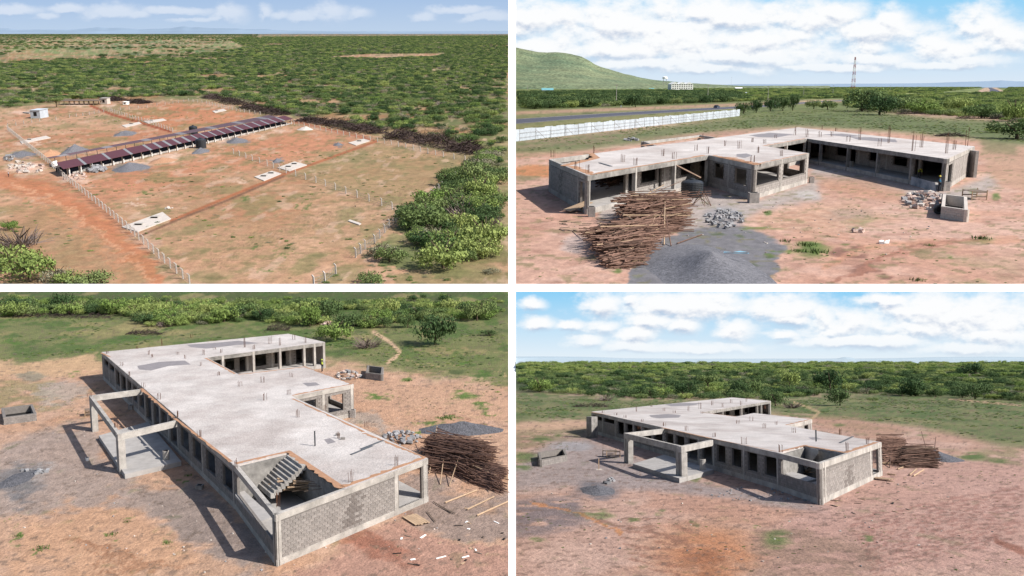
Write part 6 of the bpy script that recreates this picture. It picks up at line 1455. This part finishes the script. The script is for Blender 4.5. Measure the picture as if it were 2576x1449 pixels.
brush(TR, 2200, 685, 7, 2.6, .8, 260, 'heap of bare brown branches on the meadow behind the right wing', 4); brush(TR, 1760, 556, 6, 2.5, .8, 160, 'small heap of brown branches in front of the big dark bush', 5); brush(TR, 2010, 575, 12, 3, 1.2, 240, 'fallen pale branches along the meadow edge', 6, .1); brush(TR, 2300, 597, 8, 3, 1.3, 200, 'grey brushwood right of the fallen branches', 7); brush(TR, 2460, 600, 8, 3, 1.3, 200, 'grey purple brushwood at the right end of the meadow', 8)
e = thing(TR, 'concrete_drum', TR.P(1706, 838, .5), 'pale concrete drum on the veranda edge of the right wing', 'drum'); mb = MB(); mb.lathe(0, 0, [(.3,0),(.3,.75),(.24,.76)], 16); build(mb, 'shell', M_conc, e); mb = MB(); mb.lathe(0, 0, [(.235,.765),(.235,.78)], 16); build(mb, 'mouth', M_dark, e)
mb = MB(); r = random.Random(5)
mb.add([(-.8,-.1,.05),(-.3,-.16,.1),(.2,-.05,.06),(.8,-.2,.1),(.9,.05,.04),(.3,.12,.12),(-.2,.05,.05),(-.75,.1,.08)], [tuple(range(8))]); mb.add([(-.8,-.1,0),(.8,-.2,0),(.9,.05,0),(-.75,.1,0)], [(3,2,1,0)])
p = TR.P(1122, 1328); o = build(mb, 'plastic_sheet', M_blue_s, None, TR.M @ Matrix.Translation((p[0], p[1], .72))); setp(o, 'crumpled light blue plastic sheet on the grey gravel', 'plastic')

# ---------------------------------------------------------------- bottom left
pole_pile(BL, (2195,800), (2470,850), (2135,905), (2430,985), 2.8, 50, 6.5, 'dark brown pole on the nearer tall pile behind the end column', 'tall pile of dark poles behind the end column', 460, 11, .045, .03, .2)
pole_pile(BL, (2400,890), (2536,925), (2385,985), (2530,1040), 1.4, 20, 3.2, 'dark brown pole on the low pile running out at the right', 'low pile of dark poles at the right', 300, 12, .045, .03, .2)
rx_, ry_ = ell(BL, 2300, 760, 230, 45); mound(BL, 2310, 715, rx_, ry_*.7, 1.0, M_gravel, 'dark grey gravel bank behind the pole pile', seed=8, n=50)
stones(BL, 2020, 760, 100, 36, .5, 50, .24, [M_rock], 'broken grey stone heaped left of the pole pile', 'grey broken stones left of the pole pile', 21)
stones(BL, 1755, 445, 62, 22, .9, 60, .24, [M_rock_p, M_rock, M_lime], 'pink rubble piece on the far heap left of the cistern', 'pink rubble heap beyond the roof', 22, 'rubble_piece')
stones(BL, 180, 925, 70, 14, .05, 16, .2, [M_rock], 'grey stone near the dark gravel patch at the left edge', 'loose grey stones at the left edge', 23)
stones(BL, 1250, 1000, 1300, 440, .0, 110, .07, [M_rock, M_lime, M_rock_p], 'small pebble scattered over the soil around the shell', 'pebbles around the shell', 24, 'pebble', True)
rx_, ry_ = ell(BL, 90, 965, 80, 50); mound(BL, 80, 965, rx_, ry_, .22, M_gravel, 'low spread of dark gravel at the left edge', seed=10, n=40)
trough(BL, [(1840,458),(1925,468),(1930,430),(1850,420)], .9, 'grey block cistern beside the far rubble heap'); trough(BL, [(20,690),(185,668),(165,620),(10,640)], .85, 'open block cistern at the left edge')
person(BL, 1622, 420, 'person in a bright lime vest at the far right corner of the roof', 'stand', M_vest, M_vest, M_cloth, 0, R(200))
e = thing(BL, 'concrete_drum', BL.P(836, 862, .45), 'grey concrete drum standing on the porch floor', 'drum'); mb = MB(); mb.lathe(0, 0, [(.3,0),(.3,.85),(.24,.86)], 16); build(mb, 'shell', M_conc, e); mb = MB(); mb.lathe(0, 0, [(.235,.865),(.235,.88)], 16); build(mb, 'mouth', M_dark, e)
frame_box(BL, 465, 640, 1.5, 1.0, .8, 'rough wooden workbench behind the porch frame', .4)
def roof_item(site, H, base, p, q_, w_, label, m):
    a, c = Vector(site.P(*p, H)), Vector(site.P(*q_, H)); o_ = (a+c)/2; d = (c-a); n = Vector((-d.y, d.x, 0)).normalized()*w_/2; mb = MB(); a, c = a-o_, c-o_; u = Vector((0, 0, .05)); l = Vector((0, 0, .01)); mb.hexa([a-n+l, a+n+l, c+n+l, c-n+l, a-n+u, a+n+u, c+n+u, c-n+u]); o = build(mb, 'plank', m, None, site.M @ Matrix.Translation(o_)); setp(o, label, 'plank')
M_steel = mat("dark_steel", alb(104, 108, 114), .6, (2, .15))
roof_item(BL, 3.75, None, (1765,840), (1875,795), .22, 'left grey plank lying on the flat roof', M_steel); roof_item(BL, 3.75, None, (1815,812), (1928,768), .22, 'right grey plank lying on the flat roof', M_steel); roof_item(TR, 3.5, None, (440,820), (500,838), .25, 'grey plank on the left end of the flat roof', M_steel); roof_item(BR, 3.4, None, (1650,780), (1715,748), .25, 'grey plank on the right end of the long roof', M_steel)
for x, y, i in ((1725, 762, 0), (1700, 742, 1)):
    p = BL.P(x, y, 3.75); o = link('loose_block', MB().mesh('loose_block', M_block), None); mb = MB(); mb.box(-.2, -.1, .012, .2, .1, .2); o.data = mb.mesh('loose_block', M_block); o.matrix_world = BL.M @ Matrix.Translation(Vector(p)); setp(o, ['front loose block beside the rebar on the roof', 'rear loose block beside the rebar on the roof'][i], 'block')
for i in range(9): mb = MB()
e = thing(BL, 'wooden_pallet', BL.P(2090, 1170), 'pallet of pale boards leaning beside the end column', 'board panel', None, R(-55))
for i in range(6): cube_part(e, 'board', M_pole_l, (-1.1+(i % 2)*.1, -.62+i*.21, .1, 1.1+(i % 3)*.08, -.43+i*.21, .14))
cube_part(e, 'batten', M_pole_l, (-.7, -.62, .05, -.6, .62, .099)); cube_part(e, 'batten', M_pole_l, (.6, -.62, .05, .7, .62, .099))
for i, (p, q_) in enumerate([((2240,1085),(2400,1022)),((2350,1120),(2485,1055)),((2400,1150),(2555,1080)),((2180,1080),(2270,1135)),((2150,1130),(2190,1180)),((2230,1110),(2290,1140))]):
    between(BL, p, q_, .07, .05, M_pole_l if i < 3 else M_timber, ['upper pale pole lying in front of the low pile','middle pale pole lying in front of the low pile','lowest pale pole lying in front of the low pile','dark beam lying on the debris by the end column','short dark beam beside the board pallet','second dark beam on the debris'][i], 'bar' if i < 3 else 'box', .1, 'stake', 'pole')
for i, (p, q_, z2) in enumerate([((2160,935),(2200,800),2.2),((2215,990),(2240,870),1.5),((2260,1000),(2320,900),1.6)]): between(BL, p, q_, .05, .05, M_pole_l, ['left stake leaning on the tall dark pile','thin forked stick standing before the tall dark pile','right stake leaning on the tall dark pile'][i], 'bar', .05, 'stake', 'stake', None, z2)
for i in range(34):
    x, y = rng.uniform(1990, 2540), rng.uniform(1080, 1400); loose(BL, 'box', x, y, rng.uniform(.2, .8), rng.uniform(.08, .2), .03, rng.random()*3, rng.choice([M_timber, M_dark, M_pole_l, M_white]), 'scrap of board on the soil before the low pile', name='wood_scrap', cat='scrap', group='scraps before the low pile')
for x, y, w_, h_, lb in [(1775,650,.6,.9,'rough block stub at the corner of the middle wing'),(660,610,.5,.5,'small block stub beside the porch wall'),(1005,1010,.6,.35,'hollow block pit beside the long wall')]:
    e = thing(BL, 'block_pier', BL.P(x, y), lb, 'block pier'); cube_part(e, 'block_body', M_block, (-w_/2, -w_/2, -.1, w_/2, w_/2, h_)); cube_part(e, 'hollow', M_dark, (-w_*.3, -w_*.3, h_-.02, w_*.3, w_*.3, h_+.01))
e = thing(BL, 'plaster_bucket', BL.P(440, 868), 'small white plaster bucket on the ground left of the porch', 'bucket'); mb = MB(); mb.lathe(0, 0, [(.14,0),(.17,.3)], 12); build(mb, 'shell', M_white, e); mb = MB(); mb.lathe(0, 0, [(.13,.3),(.13,.31)], 12); build(mb, 'mouth', M_dark, e)
brush(BL, 720, 232, 6, 2, .8, 240, 'heap of brown branches on the meadow behind the roof', 11); brush(BL, 1395, 212, 4, 2, 1.2, 200, 'dark brown brushwood right behind the far end of the roof', 12); brush(BL, 250, 148, 14, 2, 1.0, 300, 'long grey brushwood line at the foot of the left bushes', 13); brush(BL, 480, 150, 6, 2, 1, 160, 'grey brushwood clump right of the long line', 14)
stones(BL, 1648, 192, 34, 12, .8, 36, .28, [M_rock_p, M_pole_l], 'reddish brick rubble before the dark green tree', 'brick rubble before the dark tree', 26, 'rubble_piece')

# ---------------------------------------------------------------- bottom right
pole_pile(BR, (1838,800), (1962,800), (1862,890), (1985,890), 2.6, 25, 4.5, 'brown pole on the higher pile right of the end column', 'higher pile of poles right of the end column', 360, 21, .05, .03, .26)
pole_pile(BR, (1960,845), (2125,850), (1962,905), (2140,905), 2.0, 25, 5.5, 'brown pole on the lower pile farthest from the building', 'lower pile of poles farthest from the building', 320, 22, .05, .03, .26)
rx_, ry_ = ell(BR, 2120, 850, 100, 26); mound(BR, 2120, 850, rx_, ry_, 1.0, M_gravel, 'grey gravel bank behind the lower pole pile', seed=12, n=40)
rx_, ry_ = ell(BR, 435, 1015, 95, 26); mound(BR, 430, 1020, rx_, ry_, .55, M_gravel, 'small dark gravel heap on the open ground left of the porch', seed=14, n=30)
stones(BR, 480, 975, 40, 14, .05, 12, .22, [M_rock], 'grey stone above the small gravel heap', 'grey stones above the small gravel heap', 31)
stones(BR, 1300, 1100, 1250, 330, .0, 90, .08, [M_rock, M_lime, M_rock_p], 'small pebble scattered over the open ground', 'pebbles over the open ground', 32, 'pebble', True)
stones(BR, 1300, 1040, 300, 40, .0, 60, .12, [M_rock], 'grey stone chip at the foot of the long wall', 'stone chips along the long wall', 33, 'stone_chip', True)
trough(BR, [(140,900),(278,872),(262,838),(130,858)], .75, 'open block cistern standing alone left of the porch')
e = thing(BR, 'concrete_drum', BR.P(960, 915, .45), 'grey concrete drum on the porch corner', 'drum'); mb = MB(); mb.lathe(0, 0, [(.32,0),(.32,1.1),(.26,1.12)], 16); build(mb, 'shell', M_conc, e); mb = MB(); mb.lathe(0, 0, [(.25,1.115),(.25,1.13)], 16); build(mb, 'mouth', M_dark, e)
frame_box(BR, 500, 850, 1.7, 1.6, .8, 'rough timber workbench left of the porch frame', .2)
e = thing(BR, 'wooden_pallet', BR.P(1852, 965), 'pale board panel leaning by the end column', 'board panel', None, R(-50))
for i in range(4): cube_part(e, 'board', M_pole_l, (-1.2, -.5+i*.25, .15, 1.2+(i % 2)*.1, -.27+i*.25, .2))
for i, (p, q_) in enumerate([((1940,915),(1985,900)),((2000,945),(2035,915)),((2020,950),(2072,918)),((1890,940),(1930,945))]): between(BR, p, q_, .08, .06, M_pole_l, ['pale pole left of the pair before the lower pile','left pale pole of the pair before the lower pile','right pale pole of the pair before the lower pile','short pale board beside the leaning panel'][i], 'bar', .1, 'stake', 'pole')
for i, (p, q_, z2) in enumerate([((1900,905),(1916,840),2.0),((2090,830),(2062,790),1.9),((2120,860),(2135,810),1.6)]): between(BR, p, q_, .06, .05, M_pole, ['stake leaning on the higher pole pile','long stake poking up between the two pole piles','thin stake at the outer end of the lower pile'][i], 'bar', .05, 'stake', 'stake', None, z2)
e = thing(BR, 'post_stub', BR.P(437, 915), 'thin wooden peg standing on a small white footing', 'peg'); cube_part(e, 'peg', M_pole_l, (-.05, -.05, 0, .05, .05, 1.2)); cube_part(e, 'footing', M_lime, (-.35, -.2, 0, .35, .2, .08))
for i in range(30):
    x, y = rng.uniform(1600, 2000), rng.uniform(930, 1150); loose(BR, 'box', x, y, rng.uniform(.2, .9), rng.uniform(.08, .2), .03, rng.random()*3, rng.choice([M_timber, M_dark, M_pole_l]), 'wood scrap on the soil before the end wall', name='wood_scrap', cat='scrap', group='wood scraps before the end wall')
brush(BR, 390, 598, 9, 2.5, 1.0, 260, 'heap of brown branches on the meadow left of the roof', 15); brush(BR, 330, 525, 12, 3, 1.2, 220, 'grey fallen branches at the foot of the left bushes', 16)
# low grass tufts
def tuft(site, spots, labels):
    mb = MB(); r = random.Random(2)
    for i in range(60):
        t = r.random()*6.3; d = r.random()*.8; x, y = math.cos(t)*d, math.sin(t)*d; a = r.random()*6.3; h = r.uniform(.15, .4); mb.add([(x-.04*math.cos(a), y-.04*math.sin(a), 0), (x+.04*math.cos(a), y+.04*math.sin(a), 0), (x+r.gauss(0, .1), y+r.gauss(0, .1), h)], [(0, 1, 2)])
    me = mb.mesh('grass_tuft', M_green)
    for (x, y, s_), lb in zip(spots, labels):
        p = site.T(np.array([x*1.0]), np.array([y*1.0]))[0]; o = link('grass_tuft', me, None, site.M @ Matrix.Translation(Vector(p)) @ Matrix.Rotation(x, 4, 'Z') @ Matrix.Diagonal((s_, s_, s_*.5+.3, 1))); setp(o, lb, 'grass tuft')
tuft(TR, [(2360,1202,1.0),(2100,1236,.5),(1480,1235,1.0),(1530,1270,1.1),(1440,1265,.7),(1275,1070,.35),(2040,1412,.6),(1375,1215,.6)], ['bright green tuft right of the yard below the cistern','small tuft left of the bright green one','upper tuft of the green patch right of the gravel','right tuft of the green patch beside the gravel','left tuft of the green patch beside the gravel','tiny green tuft before the middle wing','low tuft at the bottom edge','tuft on the upper rim of the gravel'])
tuft(BL, [(565,1242,.6),(205,1312,.8),(640,1178,.4),(840,1285,.5),(2055,468,.7),(945,945,.5),(90,1248,.5),(2240,655,1.4)], ['small tuft on the orange soil left of the building shadow','pair of tufts low at the left','tiny tuft above the orange soil','tuft inside the building shadow','round tuft right of the far cistern','tuft at the foot of the long wall','tuft near the left edge','green tuft line above the gravel bank'])

# grass clumps standing in the meadows and weeds on the plots
def clumps(site, name, label, sets):
    pts = []
    for poly, step, rad, keep, clear, seed in sets:
        pts.append(screen_scatter(site, poly, step, rad, [(1, 3), (2, 1), (4, 3), (0, 2)], (.35, .6), keep, [], seed, clear=clear))
    cover(site, name, label, np.concatenate(pts), 0, [(9999, '')], None, cat='grass')
clumps(TR, 'grass_clumps', 'tufts of grass standing in the meadow behind the building and in the yard', [
    ([(18,645),(700,590),(1150,560),(1450,560),(1700,545),(2100,590),(2620,620),(2620,720),(2330,700),(1900,655),(1430,630),(950,665),(640,700),(300,750),(18,760)], 1.1, (.12, .5), .6, (.12, .5), 61),
    ([(18,1060),(300,1120),(420,1380),(18,1430)], .7, (.05, .16), .2, (.3, .5), 62), ([(1400,1100),(1900,1000),(2620,1000),(2620,1430),(1300,1430)], .6, (.05, .17), .25, (.25, .52), 63)])
clumps(BL, 'grass_clumps', 'tufts of grass in the meadow around the far end of the shell', [
    ([(-100,150),(640,150),(900,215),(1700,220),(2540,170),(2540,560),(2400,470),(2000,400),(1700,320),(900,250),(500,320),(-100,380)], .8, (.08, .42), .6, (.16, .48), 64),
    ([(-100,480),(300,470),(440,640),(-100,700)], .6, (.04, .15), .35, (.3, .5), 65), ([(18,1100),(500,1050),(1100,1430),(18,1430)], .7, (.04, .12), .2, (.3, .5), 66), ([(1900,500),(2540,480),(2540,760),(2100,720)], .6, (.05, .16), .4, (.3, .5), 67), ([(1450,1430),(2200,1200),(2540,1300),(2540,1440)], .6, (.03, .09), .2, (.3, .5), 68)])
clumps(BR, 'grass_clumps', 'tufts of grass in the wide meadow behind the long roof', [
    ([(30,540),(600,570),(1300,570),(2000,545),(2620,580),(2620,820),(2450,790),(2100,700),(1550,640),(900,600),(400,640),(30,690)], 1.1, (.12, .5), .6, (.12, .48), 69),
    ([(30,740),(360,700),(360,820),(30,960)], .6, (.05, .16), .4, (.3, .5), 70), ([(30,1050),(900,1100),(1500,1130),(1900,960),(2620,860),(2620,1430),(30,1430)], .7, (.04, .15), .22, (.25, .5), 71)])
clumps(TL, 'weeds', 'low weeds growing over the fenced plots', [
    ([(350,930),(1250,780),(1900,700),(2340,820),(2200,980),(2020,1100),(1500,1430),(960,1430),(640,1150)], 3.2, (.25, .9), .4, (.04, .5), 72),
    ([(38,1000),(300,1100),(700,1430),(38,1430)], 3, (.25, .9), .4, (.05, .5), 73), ([(60,600),(950,520),(1250,580),(500,740),(200,760)], 4, (.3, 1.0), .3, (.03, .5), 74), ([(1850,1300),(2200,1100),(2300,1430),(1600,1430)], 2.5, (.3, 1.2), .5, (.05, .42), 75)])
